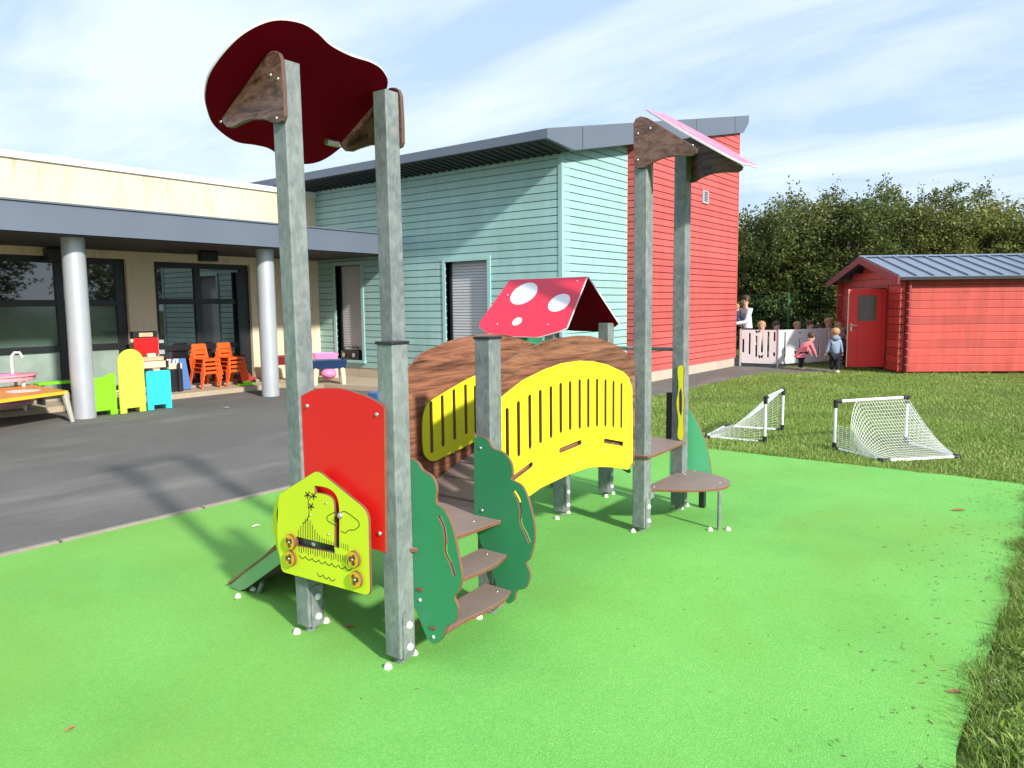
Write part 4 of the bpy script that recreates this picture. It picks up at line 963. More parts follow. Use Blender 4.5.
k = empty('toy_car', (-12.68, c.y+.03, TZ), 0, 'small dark red toy car by the window behind the lime toy', 'toy car')
mb = MB(); mb.prism([(-.14, .04), (.14, .04), (.14, .12), (.05, .13), (.0, .2), (-.12, .2), (-.14, .12)], -.08, .08, lambda u, v, w: (w, u, v)); mb.build('body', paint('dull_red_plastic', (.42, .04, .04), .45), k, bevel=.01)
for yy in (-.09, .09):
    mb = MB(); mb.tube([(-.09, yy, .04), (.09, yy, .04)], .04, 12); mb.build('wheel', M['black'], k, smooth='auto')
# sand and water tables
def water_table(loc, rz, L, W, mt, name, label, zt=.46):
    k = empty(name, loc, rz, label, 'water table')
    mb = MB(); a = roundpoly([(-L/2, -W/2), (L/2, -W/2), (L/2, W/2), (-L/2, W/2)], .06); n = len(a)
    inn = [(x*.88, y*.84) for x, y in a]; bot = [(x*.82, y*.80) for x, y in a]; ind = [(x*.8, y*.74) for x, y in a]
    vs = [(x*.93, y*.9, zt-.16) for x, y in a]+[(x, y, zt-.012) for x, y in a]+[(x, y, zt) for x, y in a]+[(x, y, zt) for x, y in inn]+[(x, y, zt-.11) for x, y in ind]
    fs = [tuple(range(n-1, -1, -1))]+[tuple(range(4*n, 5*n))]
    for r_ in range(4):
        for i in range(n): j = (i+1) % n; fs.append((r_*n+i, r_*n+j, (r_+1)*n+j, (r_+1)*n+i))
    mb.add(vs, fs); mb.build('tub', mt, k)
    for sx in (-1, 1):
        for sy in (-1, 1): mb = MB(); mb.tube([(sx*L*.36, sy*W*.34, zt-.15), (sx*L*.39, sy*W*.38, 0)], [.055, .042], 10); mb.build('leg', M['cream'], k, smooth='auto')
    return k
c = on(330, 385, 2, TZ); water_table((c.x-.15, c.y+.1, TZ), R_(55), .66, .42, M['navy'], 'water_table', 'navy blue water table on cream legs seen between the two tall steel posts')
c = on(330, 380, 2, TZ)
k = water_table((c.x-.55, c.y+.35, TZ), R_(55), .5, .36, M['hotpink'], 'water_table', 'bright pink play table mostly hidden behind the navy water table', .50)
c = on(272, 383, 2, TZ); water_table((-12.35, on(276, 383, 0, -12.35).y+.12, TZ), R_(80), .62, .44, M['maroon'], 'water_table', 'maroon water table partly hidden behind the right hand column', .50)
c = on(329, 376, 0, -12.0); mb = MB(); mb.ball((-12.0, c.y, .19), .14, .17, .10, 16, 10); tag(mb.build('toy_ball', M['hotpink'], smooth=True), 'bright pink rounded toy lying under the navy water table', 'toy')
c = on(315, 383, 2, TZ); mb = MB(); mb.ball((c.x, c.y, TZ+.05), .08, .10, .05); tag(mb.build('toy_boat', M['toygreen'], smooth=True), 'small green toy on the paving left of the navy table', 'toy')
c = on(381, 400, 2, -.004); mb = MB(); mb.prism(roundpoly([(-.12, -.16), (.12, -.16), (.12, .16), (-.12, .16)], .04), 0, .13, lambda u, v, w: (u*(1+w), v*(1+w), w)); o = mb.build('toy_tub', M['bluemat'], bevel=.01); o.location = (c.x, c.y, 0); tag(o, 'blue plastic tub on the asphalt peeping over the red panel', 'tub')
# portable stereo on the door sill
a = on(340, 352, 1, YF+.06); b = on(361.5, 363, 1, YF+.06); base = Vector(((a.x+b.x)/2, YF+.09, doors[1][2]))
k = empty('portable_stereo', base, 0, 'black portable stereo on the sill of the left shuttered door', 'stereo'); hw = (b.x-a.x)/2-.06
mb = MB(); mb.box((-hw, -.07, .0), (hw, .07, .20)); mb.build('case', M['black'], k, bevel=.02)
for sx in (-1, 1):
    mb = MB(); mb.tube([(sx*hw*.58, -.072, .10), (sx*hw*.58, -.085, .10)], .075, 18); sp_ = mb.build('speaker', M['frame'], k); mb = MB(); mb.tube([(sx*hw*.58, -.0855, .10), (sx*hw*.58, -.088, .10)], .045, 16); mb.build('cone', M['grey'], sp_)
mb = MB(); mb.tube([(-hw*.8, 0, .2), (-hw*.8, 0, .26), (hw*.8, 0, .26), (hw*.8, 0, .2)], .01, 6); mb.build('handle', M['black'], k)

# ------------------------------------------------------------------ shed
sa = R_(35); shed = empty('garden_shed', (-2.99, 17.5, 0), sa, 'red log board garden shed with blue grey sheet roof and open door beside the hedge', 'shed')
SL, SW, EZ, AZ_ = 6.2, 3.4, 1.98, 2.43; bp = .166
def boards_long(mb, y0, y1, x0, x1):
    z = .02
    while z < EZ:
        mb.prism([(y0 if y0 < y1 else y0, z+.008), (y0, z+bp-.022), (y0+(.012 if y0 < y1 else -.012), z+bp-.006), (y1, z+bp-.006), (y1, z-.006), (y0+(.012 if y0 < y1 else -.012), z-.006)], x0, x1, lambda u, v, w: (w, u, v)); z += bp
mb = MB(); boards_long(mb, -.0, .05, -.0, SL); mb.build('wall', M['shedred'], shed)
mb = MB(); boards_long(mb, SW, SW-.05, 0, SL); mb.build('wall', M['shedred'], shed)
def ends(mb, x0, x1, y0, y1):
    z = .02
    while z < EZ:
        mb.box((x0, y0, z+.006), (x1, y1, z+bp-.014)); z += bp
mb = MB(); ends(mb, -.12, -.004, .0, .045); mb.build('corner_log_end', M['shedred'], shed, bevel=.01)
mb = MB(); ends(mb, .0, .05, -.13, -.004); mb.build('corner_log_end', M['shedtrim'], shed, bevel=.01)
mb = MB(); ends(mb, -.12, -.004, SW-.045, SW); ends(mb, .0, .05, SW+.004, SW+.11); mb.build('corner_log_end', M['shedred'], shed, bevel=.01)
D0, D1, DH = .86, 1.66, 1.80
for xg, full in ((0, False), (SL, True)):
    z = .02; mb = MB()
    while z < AZ_-.05:
        zt = z+bp-.010; e0 = 0 if zt < EZ else (zt-EZ)/(AZ_-EZ)*SW/2; e1_ = SW-e0
        segs = [(e0, e1_)] if full or z > DH-.02 else [(e0, D0), (D1, e1_)]
        for a, b in segs:
            if b-a > .05: mb.prism([(a, z), (b, z), (b, zt), (a, zt)] if zt < EZ else [(max(0, e0-.12), z), (min(SW, e1_+.12), z), (b, zt), (a, zt)], xg, xg+.045, lambda u, v, w: (w, u, v))
        z += bp
    mb.build('gable_wall', M['shedred'], shed)
mb = MB(); mb.box((.06, .06, .0), (SL-.06, SW-.06, .03)); mb.box((.052, .055, .0), (.056, D0, 2.0)); mb.box((.052, D1, .0), (.056, SW-.05, 2.0)); mb.build('lining', M['soffit'], shed)
sl = (AZ_-EZ)/(SW/2)
for sgn, nm in ((0, 'near'), (1, 'far')):
    def yy(t): return t if sgn == 0 else SW-t
    mb = MB(); z_ = lambda t: EZ+.06+sl*t
    mb.prism([(yy(-.22), z_(-.22)), (yy(SW/2), z_(SW/2)), (yy(SW/2), z_(SW/2)+.03), (yy(-.22), z_(-.22)+.03)], -.28, SL+.28, lambda u, v, w: (w, u, v)); rf = mb.build('roof', M['shedroof'], shed)
    for i in range(20):
        x = -.26+i*.345; mb = MB(); mb.prism([(yy(-.225), z_(-.225)+.031), (yy(SW/2-.02), z_(SW/2-.02)+.031), (yy(SW/2-.02), z_(SW/2-.02)+.062), (yy(-.225), z_(-.225)+.062)], x, x+.05, lambda u, v, w: (w, u, v)); mb.build('roof_rib', M['shedroof'], rf)
    for xg in (-.30, SL+.27):
        mb = MB(); mb.prism([(yy(-.26), z_(-.26)-.12), (yy(SW/2), z_(SW/2)-.12), (yy(SW/2), z_(SW/2)+.035), (yy(-.26), z_(-.26)+.035)], xg, xg+.025, lambda u, v, w: (w, u, v)); mb.build('barge_board', M['shedtrim'], shed)
    mb = MB(); mb.prism([(yy(-.235), z_(-.235)-.04), (yy(-.222), z_(-.235)-.04), (yy(-.222), z_(-.235)+.02), (yy(-.235), z_(-.235)+.02)], -.27, SL+.27, lambda u, v, w: (w, u, v)); mb.build('eave_board', M['soffit'], shed)
mb = MB(); mb.prism([(SW/2-.09, AZ_+.06-.03+.06), (SW/2, AZ_+.13), (SW/2+.09, AZ_+.09)], -.29, SL+.29, lambda u, v, w: (w, u, v)); mb.build('ridge_cap', M['shedroof'], shed)
mb = MB(); mb.box((-.015, D0-.06, 0), (.06, D0, DH+.05)); mb.box((-.015, D1, 0), (.06, D1+.06, DH+.05)); mb.box((-.016, D0-.062, DH), (.062, D1+.062, DH+.07)); mb.build('door_frame', M['shedtrim'], shed)
# open door leaf, hinged at D0, swung out
hinge = Vector((-.02, D0, 0)); fe = on(854.5, 369.5, 2, 0); inv = Matrix.Rotation(-sa, 3, 'Z'); fl_ = inv @ (Vector((fe.x, fe.y, 0))-Vector((-2.99, 17.5, 0))); dd = (fl_-hinge); dd.z = 0; dl = .78; dd.normalize()
mtD = frameP((hinge.x, hinge.y, 0), (dd.x, dd.y, 0), (0, 0, 1))
wv = Vector((mtD[0][2], mtD[1][2], 0)); tocam = inv @ Vector((2.99, -17.5, 0)); flip = wv.dot(tocam) < 0
dp = panel('door', [(0, .06), (dl, .06), (dl, DH-.02), (0, DH-.02)], [[(.20, 1.08), (.58, 1.08), (.58, 1.64), (.20, 1.64)]], .04, mtD, M['sheddoor'], M['sheddoor'], shed, .003); dp['label'] = 'open red shed door with small window'
sg = -1 if flip else 1
panel('window', [(.19, 1.07), (.59, 1.07), (.59, 1.65), (.19, 1.65)], [], .012, mtD, M['pane_film'] if False else glass('grey_perspex', (.12, .11, .10), 1.5, .15), M['grey'], dp, .001)
for i in range(4):
    x = .08+i*.17; mm = mtD @ Matrix.Translation((0, 0, sg*.0205)); mb = MB(); mb.box((x, .1, 0), (x+.006, DH-.1, sg*.002)); mb.v = [tuple(mm @ Vector(v)) for v in mb.v]
    if i not in (1, 2): mb.build('groove', M['shedtrim'], dp)
mm = mtD @ Matrix.Translation((0, 0, 0)); mb = MB(); mb.box((dl+.001, .06, -.021), (dl+.012, DH-.02, .021)); mb.v = [tuple(mm @ Vector(v)) for v in mb.v]; mb.build('door_edge', M['cream'], dp)
mb = MB(); mb.tube([mm @ Vector((dl-.06, .98, sg*.02)), mm @ Vector((dl-.06, .98, sg*.06)), mm @ Vector((dl-.17, .98, sg*.06))], .012, 8); mb.box((dl-.08, .86, .0), (dl-.045, 1.03, sg*.0235), mat=mm); mb.build('handle', M['bolt'], dp)

# ------------------------------------------------------------------ fences
pA = Vector((-6.52, 17.56, 0)); pB = Vector((-5.63, 17.58, 0)); pC = on(838, 363, 2, 0); pD_ = pC+(pC-pB).normalized()*.45
fn = empty('panel_fence', (pB.x, pB.y, 0), 0, 'white plastic play fence with slots and butterfly cut outs between building and shed', 'fence'); base = Vector((pB.x, pB.y, 0))
def bfly(c, s): 
    return [(c[0]+x*s, c[1]+y*s) for x, y in ((0, .12), (.35, .45), (.8, .42), (.72, .05), (.45, -.05), (.6, -.4), (.25, -.5), (0, -.15), (-.25, -.5), (-.6, -.4), (-.45, -.05), (-.72, .05), (-.8, .42), (-.35, .45))]
def fpanel(a, b, holes):
    d = b-a; L = d.length; m_ = frameP(a-base+Vector((0, 0, 0)), (d.x, d.y, 0), (0, 0, 1))
    pts = roundpoly([(.03, .08), (L-.03, .08), (L-.03, .87), (.03, .87)], .04)
    hh = [capsule((u*L, z0+.03), (u*L, z1-.03), .026) for u, z0, z1 in holes if z1 > 0]+[bfly((u*L, z0), .085) for u, z0, z1 in holes if z1 < 0]
    panel('fence_panel', pts, hh, .02, m_, M['fencewhite'], M['fencewhite'], fn, .002)
fpanel(pA, pB, [(.08, .32, .66), (.25, .28, .80), (.43, .22, .74), (.46, .85-.03, -1), (.58, .33, .84), (.55, .24, -1), (.74, .22, .84), (.90, .60, .84), (.90, .25, .36)])
fpanel(pB, pC, [(.10, .18, .84), (.34, .78, -1), (.34, .30, .66), (.50, .66, .84), (.66, .2, .6), (.80, .30, .80), (.93, .3, .7)])
fpanel(pC, pD_, [(.3, .3, .8), (.7, .3, .8)])
for p in (pA, pB, pC):
    mb = MB(); q = p-base; mb.tube([(q.x, q.y, 0), (q.x, q.y, .89)], .024, 10); mb.build('post', M['alu'], fn, smooth='auto')
wf_ = empty('wire_fence', (-6, 20.6, 0), 0, 'green wire mesh fence on thin posts in front of the hedge', 'fence')
for x in (-3.0, -.35, 2.3, 5):
    mb = MB(); mb.tube([(x, 0, 0), (x, 0, 1.75)], .025, 8); mb.build('post', M['greenwire'], wf_, smooth='auto')
mb = MB()
for i in range(9): mb.box((-3, -.003, .1+i*.2), (5, .001, .106+i*.2))
for i in range(80): mb.box((-3+i*.1, -.0005, .1), (-2.997+i*.1, .0025, 1.7))
mb.build('mesh', M['greenwire'], wf_)

# ------------------------------------------------------------------ toy goals
def goal(A, J, T, Rr, zt, label, detached):
    base = Vector((A[0], A[1], -.02)); k = empty('toy_goal', base, 0, label, 'goal', 'small white toy football goals on the lawn')
    V = lambda p, z=0: Vector((p[0]-A[0], p[1]-A[1], z+.015))
    a, j, t, r = V(A), V(J), V(T), V(Rr); at, rt_ = V(A, zt), V(Rr, zt); rr = .0155
    for p, q in ((a, at), (r, rt_), (at, rt_), (a, j), (r, t), (j, t)):
        mb = MB(); mb.tube([p, q], rr, 10); mb.build('tube', M['white'], k, smooth='auto')
    for c, ds in ((at, (a, rt_)), (rt_, (r, at)), (a, (at, j)), (r, (rt_, t)), (j, (a, t)), (t, (r, j))):
        mb = MB()
        for d in ds: mb.tube([c-(d-c).normalized()*.015, c+(d-c).normalized()*.065], .0215, 10)
        mb.build('corner_joint', M['black'], k, smooth='auto')
    # net: a sheet hanging from the crossbar to the back bar, joined to both side bars
    nu, nv = 26, 22
    def S(u, v):
        tp = at.lerp(rt_, u); bt = j.lerp(t, u); p = tp.lerp(bt, v)
        side = min(u, 1-u)
        drop = .26*math.sin(math.pi*min(v, 1))*min(1, side*4)
        p.z = max(.012, tp.z*(1-v)**1.55+bt.z*v)
        e = max(0, 1-side*5)
        pa = (a if u < .5 else r)
        p = p.lerp(Vector((p.x, p.y, p.z)), 1)
        return p
    mb = MB(); G_ = {}
    for i in range(nu+1):
        for q in range(nv+1):
            u, v = i/nu, q/nv
            vm = .335*max(0, 1-u/.3)**1.3 if detached else 0
            G_[i, q] = S(u, vm+(1-vm)*v)
    segs = []
    for (i, q), p in G_.items():
        for di, dq in ((1, 0), (0, 1)):
            if (i+di, q+dq) in G_: segs.append((p, G_[i+di, q+dq]))
    for side, (b0, top0, bb) in enumerate(((a, at, j), (r, rt_, t))):    # side triangles
        n = 12
        gg = {}
        for i in range(n+1):
            for q in range(n+1):
                v = i/n; zt_ = S(0 if side == 0 else 1, v).z; x = b0.lerp(bb, v); lo = .012; hi = max(lo+.002, zt_)
                if detached and side == 0: hi = min(hi, .26)
                gg[i, q] = Vector((x.x, x.y, lo+(hi-lo)*q/n))
        for (i, q), p in gg.items():
            for di, dq in ((1, 0), (0, 1)):
                if (i+di, q+dq) in gg: segs.append((p, gg[i+di, q+dq]))
    for p, q in segs: mb.tube([p, q], .0020, 3, cap=False)
    mb.build('net', M['netwhite'], k)
goal((-1.99, 8.09), (-1.45, 7.71), (-.90, 8.33), (-1.46, 8.86), .49, 'white toy goal at right with its net loose from one corner of the crossbar', True)
goal((-2.70, 8.06), (-3.36, 8.0), (-3.46, 8.86), (-2.79, 8.94), .485, 'white toy goal at left turned sideways nearest the climbing frame', False)

# ------------------------------------------------------------------ trees
def tree(name, label, loc, h, rx, ry, mt, nclump, nleaf, size, base=.0, group=None, clr=.5, seed=0):
    g = np.random.default_rng(seed+5); k = empty(name, loc, 0, label, 'tree', group)
    mb = MB(); pts = [(0, 0, 0), (.1, .05, h*.3), (.0, .12, h*.6), (.05, .1, h*.88)]; mb.tube(pts, [.16, .12, .08, .02], 8)
    tr = mb.build('trunk', M['bark'], k, smooth=True)
    ctr = []
    zc = (h+base)/2; hz = (h-base)/2
    while len(ctr) < nclump:
        p = g.normal(0, 1, 3); p /= np.linalg.norm(p); r = g.uniform(.35, 1.0)**.55
        q = np.array([p[0]*rx*r, p[1]*ry*r, zc+p[2]*hz*r*.93]); 
        if q[2] < .2: continue
        ctr.append(q)
    for q in ctr[::3]:
        mb = MB(); z0 = max(.3, q[2]*.55); mb.tube([(0, .05, z0), (q[0]*.5, q[1]*.5, (z0+q[2])/2+.15), tuple(q)], [.05, .03, .012], 5); mb.build('limb', M['bark'], tr, smooth=True) if len(kids_fast(tr)) < 24 else None
    L = []
    for q in ctr:
        cr = g.uniform(.6, 1.25)*clr; n = int(nleaf*g.uniform(.6, 1.3)); d = g.normal(0, 1, (n, 3)); d /= np.linalg.norm(d, axis=1)[:, None]; rr = cr*g.uniform(.15, 1, n)**.5
        pp = q+d*rr[:, None]*np.array([1, 1, .75]); L.append(np.concatenate([pp, np.ones((n, 1))], 1))
    for j in range(int(nclump*.8)):                                # feathery shoots breaking the outline
        q = ctr[int(g.integers(len(ctr)))]; out_ = np.array([q[0]/rx, q[1]/ry, (q[2]-zc)/hz+.6]); out_ = out_/(np.linalg.norm(out_)+1e-6)+g.normal(0, .25, 3); ln = g.uniform(.4, 1.0)*clr*1.6
        t = np.linspace(.3, 1, 16)[:, None]; pp = q+out_*ln*t+g.normal(0, .05, (16, 3)); L.append(np.concatenate([pp, np.full((16, 1), .9)], 1))
    L = np.concatenate(L); L = L[L[:, 2] > .05]
    leaves('crown', L, size, mt, k, .55, .6)
    return k
def kids_fast(o): return o.children
spec = [(742, 212, 26.0, 'leaf_b', 'loose'), (775, 200, 24.0, 'leaf_a', 'a'), (808, 192, 24.5, 'leaf_b', 'b'), (845, 186, 23.5, 'leaf_a', 'c'), (882, 188, 25, 'leaf_b', 'd'), (918, 184, 24, 'leaf_b', 'e'), (955, 186, 25.5, 'leaf_c', 'f'), (985, 200, 24, 'leaf_c', 'g'), (1018, 226, 23.5, 'leaf_b', 'h')]
lab = ['olive green tree beside the far corner of the red building', 'dark bushy tree behind the white play fence', 'olive bushy tree left of the shed gable', 'dark dense tree rising behind the shed gable',
       'olive tree behind the left end of the shed roof', 'olive tree over the middle of the shed roof', 'pale leafed feathery tree, tallest above the shed roof', 'pale yellow green tree right of the tallest feathery one', 'low olive tree at the right edge above the shed']
for i, (px, py, dep, mt, _) in enumerate(spec):
    d = (rt*(px-512)/F_PX-up*(300-384)/F_PX+fw); g_ = CP+d*dep; h = 1.5+(305-py)/750*dep
    tree('hedge_tree', lab[i], (g_.x, g_.y, 0), h, 1.6, 1.5, M[mt], 115, 175, .112, 0, 'trees of the tall hedge behind the shed', .52, i*3)
for i, (px, py, dep) in enumerate(((760, 235, 28), (830, 225, 28), (900, 220, 28.5), (970, 225, 28.5), (1040, 245, 28))):
    d = (rt*(px-512)/F_PX-up*(300-384)/F_PX+fw); g_ = CP+d*dep; h = 1.5+(305-py)/750*dep
    tree('hedge_tree', ['shaded tree behind the hedge beside the red building', 'shaded tree behind the hedge left of the shed gable', 'shaded tree behind the hedge over the shed roof', 'shaded tree behind the pale feathery tree', 'shaded tree behind the hedge beyond the right edge'][i], (g_.x, g_.y, 0), h, 2.3, 1.2, M['leaf_b'], 90, 130, .15, 0, 'back row trees of the hedge', .7, 50+i)
tree('ash_tree', 'tall tree whose leafy twig just enters at the upper right edge', (.55, 30, 0), 9.3, 2.0, 2.0, M['leaf_c'], 60, 60, .2, 5.8, None, .6, 77)
tree('garden_tree', 'round tree across the lawn reflected in the left window', (15, 12.5, 0), 5.6, 2.6, 2.6, M['leaf_a'], 70, 90, .25, .8, None, .8, 78)
tree('garden_tree', 'second tree across the lawn reflected in the windows', (18, 21, 0), 6.2, 3, 3, M['leaf_b'], 70, 90, .25, .8, None, .9, 79)

# ------------------------------------------------------------------ people
def skin(name, V, E, Rd, mt, parent, sub=1, root=0):
    me = bpy.data.meshes.new(name); me.from_pydata([tuple(v) for v in V], E, []); o = bpy.data.objects.new(name+'_t', me); COL.objects.link(o)
    md = o.modifiers.new('s', 'SKIN'); md.use_smooth_shade = True
    for i, r in enumerate(Rd): d = me.skin_vertices[0].data[i]; d.radius = r if isinstance(r, tuple) else (r, r); d.use_root = (i == root)
    if sub: sm_ = o.modifiers.new('u', 'SUBSURF'); sm_.levels = sub; sm_.render_levels = sub
    dg = bpy.context.evaluated_depsgraph_get(); m2 = bpy.data.meshes.new_from_object(o.evaluated_get(dg)); bpy.data.objects.remove(o)
    m2.materials.clear(); m2.materials.append(mt); m2.name = name; m2.polygons.foreach_set('use_smooth', [True]*len(m2.polygons))
    q = bpy.data.objects.new(name, m2); COL.objects.link(q); q.parent = parent; return q
def person(label, loc, rz, H, toddler, skinm, hair, topc, legc, shoec, lean=0.0, hands=None, skirt=False, long_hair=False, hood=False, seated=False, walk=0.0, group=None):
    k = empty('person', loc, rz, label, 'person', group)
    hd = H*(.225 if toddler else .14)                                 # head height
    hipz = H*(.43 if toddler else .50); shz = H*(.755 if toddler else .815); sw = H*(.105 if toddler else .112); 
    hw = H*.05; f = 1 if not toddler else 1.3
    def tor(t, y=0, dx=0):                                             # point on the leaning torso, t metres above the hip
        return Vector((math.sin(lean)*t+math.cos(lean)*dx, y, hipz+math.cos(lean)*t-math.sin(lean)*dx))
    T = shz-hipz; neck = tor(T+H*.02); hb = tor(T+H*.045); la = lean*.55
    hc = hb+Vector((math.sin(la), 0, math.cos(la)))*hd*.52; ht = hb+Vector((math.sin(la), 0, math.cos(la)))*hd*.98
    hands = hands or ((.05, .02, -.0), (.05, .02, 0))
    V = [tor(0), tor(T*.45), tor(T*.92), neck, hb, hc, ht]; E = [(0, 1), (1, 2), (2, 3), (3, 4), (4, 5), (5, 6)]
    R0 = H*.062*f; Rd = [R0, R0*.92, R0*.85, H*.028*f, hd*.30, hd*.42, hd*.25]
    CV = [tor(-H*.055), tor(T*.45), tor(T*.93), tor(T*1.0)]; CE = [(0, 1), (1, 2), (2, 3)]; CR = [R0*1.5, R0*1.32, R0*1.24, H*.040*f]
    for s in (-1, 1):
        sh = tor(T*.93, s*sw); hx, hy, hz_ = hands[0 if s < 0 else 1]; hp = Vector((sh.x+hx*H, sh.y+s*hy*H, sh.z+(hz_-.30 if hz_ <= 0 else hz_-.30)*H))
        d = hp-sh; L = .36*H*(.9 if toddler else 1)
        if d.length > L: hp = sh+d.normalized()*L
        d = hp-sh; mid = (sh+hp)/2; bend = math.sqrt(max(0, (L/2)**2-(d.length/2)**2)); el = mid+Vector((-.5, s*.35, -.75)).normalized()*bend
        i = len(V); V += [sh, el, hp]; E += [(2, i), (i, i+1), (i+1, i+2)]; Rd += [H*.026*f, H*.021*f, H*.014*f]
        fd = (hp-el).normalized(); pm = hp+fd*H*.025; V.append(pm); E.append((i+2, i+3)); Rd.append((H*.016*f, H*.011*f)); sd_ = Vector((0, 1, 0)) if abs(fd.y) < .8 else Vector((1, 0, 0))
        for q in range(4):
            a1 = pm+fd*H*.016+sd_*(q-1.5)*H*.0095; a2 = a1+(fd+Vector((0, 0, -.35))).normalized()*H*(.026 if q in (1, 2) else .020); j = len(V); V += [a1, a2]; E += [(i+3, j), (j, j+1)]; Rd += [H*.0052, H*.0042]
        th = hp+fd*H*.012-sd_*s*H*.018; th2 = th+fd*H*.018-sd_*s*H*.006; j = len(V); V += [th, th2]; E += [(i+2, j), (j, j+1)]; Rd += [H*.006, H*.0045]
        c = len(CV); wr = hp-fd*H*.005; CV += [sh, el, wr]; CE += [(2, c), (c, c+1), (c+1, c+2)]; CR += [H*.044*f, H*.036*f, H*.027*f]
    LV = [tor(0)]; LE = []; LR = [R0*1.32]
    for s in (-1, 1):
        hp_ = Vector((0, s*hw, hipz-H*.03)); st = s*walk*H
        if seated: kn = hp_+Vector((H*.2, s*.02, -.02)); an = kn+Vector((0.02, 0, -H*.22))
        else: kn = Vector((st*.5+.012*H, s*hw, hipz*.53)); an = Vector((st, s*hw, H*.045))
        i = len(V); toe = an+Vector((H*.075, 0, -H*.02)); V += [hp_, kn, an, toe]; E += [(0, i), (i, i+1), (i+1, i+2), (i+2, i+3)]; Rd += [H*.042*f, H*.032*f, H*.021*f, H*.018]
        c = len(LV); LV += [hp_, kn, an+Vector((0, 0, H*.012))]; LE += [(0, c), (c, c+1), (c+1, c+2)]; LR += [H*.064*f, H*.050*f, H*.038*f]
        sv_ = [an+Vector((-H*.018, 0, -H*.018)), an+Vector((H*.03, 0, -H*.022)), an+Vector((H*.085, 0, -H*.026))]; skin('shoe', sv_, [(0, 1), (1, 2)], [(H*.042*f, H*.036), (H*.044*f, H*.034), (H*.034*f, H*.028)], cloth(*shoec), k)
    b = skin('body', V, E, Rd, skinm, k, 1, 0)
    skin('top', CV, CE, CR, cloth(*topc), k, 1, 0); skin('trousers', LV, LE, LR, cloth(*legc), k, 1, 0)
    fwd = Vector((math.cos(la), 0, -math.sin(la))); upv = Vector((math.sin(la), 0, math.cos(la)))
    # face and hair follow the tilt of the head
    def loc_mesh(mb, nm, mt, par=k):
        m_ = Matrix(((fwd.x, 0, upv.x, hc.x), (0, 1, 0, hc.y), (fwd.z, 0, upv.z, hc.z), (0, 0, 0, 1))); mb.v = [tuple(m_ @ Vector(v)) for v in mb.v]; return mb.build(nm, mt, par, smooth=True)
    for s in (-1, 1):
        mb = MB(); mb.ball((hd*.34, s*hd*.14, hd*.02), hd*.055, hd*.06, hd*.04); loc_mesh(mb, 'eye', M['black'])
        mb = MB(); mb.ball((0, s*hd*.40, -.02*hd), hd*.06, hd*.05, hd*.10); loc_mesh(mb, 'ear', skinm)
    mb = MB(); mb.ball((hd*.40, 0, -hd*.09), hd*.07, hd*.055, hd*.09); loc_mesh(mb, 'nose', skinm)
    mb = MB(); mb.ball((hd*.345, 0, -hd*.24), hd*.03, hd*.10, hd*.025); loc_mesh(mb, 'mouth', M['maroon'])
    mb = MB(); mb.ball((-hd*.11, 0, hd*.16), hd*.42, hd*.445, hd*.41, 16, 10)
    if long_hair: mb.ball((-hd*.28, 0, -hd*.20), hd*.24, hd*.36, hd*.46, 14, 8)
    loc_mesh(mb, 'hair', HR[hair])
    if hood: mb = MB(); mb.ball((-hd*.34, 0, -hd*.50), hd*.22, hd*.42, hd*.26, 14, 8); loc_mesh(mb, 'hood', cloth(*topc))
    if skirt:
        mb = MB(); n = 16; vs = []; 
        for t, rr in ((T*.35, R0*1.2), (0, R0*1.55), (-H*.11, R0*1.9)):
            c = tor(t) if t >= 0 else tor(0)+Vector((-.02*H, 0, t))
            for j in range(n): a_ = 2*math.pi*j/n; vs.append((c.x+rr*math.cos(a_), c.y+rr*1.05*math.sin(a_), c.z))
        fs = [(r_*n+j, r_*n+(j+1) % n, (r_+1)*n+(j+1) % n, (r_+1)*n+j) for r_ in range(2) for j in range(n)]+[tuple(range(2*n, 3*n))]
        mb.add(vs, fs); mb.build('coat_skirt', cloth(*topc), k, smooth=True)
    return k
def gp_(px, dep):                                     # a spot on the ground at this photo column and this distance
    d = (rt*(px-512)/F_PX-up*(310-384)/F_PX+fw); g_ = CP+d*dep; return (g_.x, g_.y, -.015)
NAV = ('navy', (.01, .012, .02)); PNK = ('pink', (.75, .22, .26)); GRB = ('grey_blue', (.22, .28, .38)); WHT = ('white', (.7, .66, .68)); SHW = ('pale_shoe', (.7, .68, .62)); RED = ('red', (.55, .03, .03)); LIL = ('soft_grey', (.35, .33, .35)); BRN = ('brown', (.14, .08, .06)); BLU = ('blue', (.02, .22, .42)); GRN = ('green', (.04, .35, .08)); SHP = ('pink_shoe', (.6, .35, .3))
view_yaw = math.pi/2+YAW                              # facing away from the camera
KG = 'toddlers around the white play fence'
c = on(834.5, 372.5, 2, -.015); person('toddler in grey blue hooded top and black trousers seen from behind near the shed door', (c.x, c.y, -.015), view_yaw-.05, .93, True, SK['fair'], 'blond', GRB, NAV, SHW, .08, ((.10, .10, 0), (.02, .10, 0)), hood=True, walk=.06, group=KG)
c = on(800.5, 370, 2, -.015); person('toddler in pink coat bending forward in front of the white fence', (c.x, c.y, -.015), view_yaw-1.35, .90, True, SK['fair'], 'brown', PNK, NAV, SHP, .72, ((.18, .0, -.05), (.18, .0, -.05)), skirt=True, long_hair=False, walk=.05, group=KG)
c = on(846, 369, 2, -.015); person('toddler with black hair and dark clothes against the shed wall', (c.x-.05, c.y+.15, -.015), view_yaw-1.5, .90, True, SK['dark'], 'black', NAV, NAV, BRN, .1, group=KG)
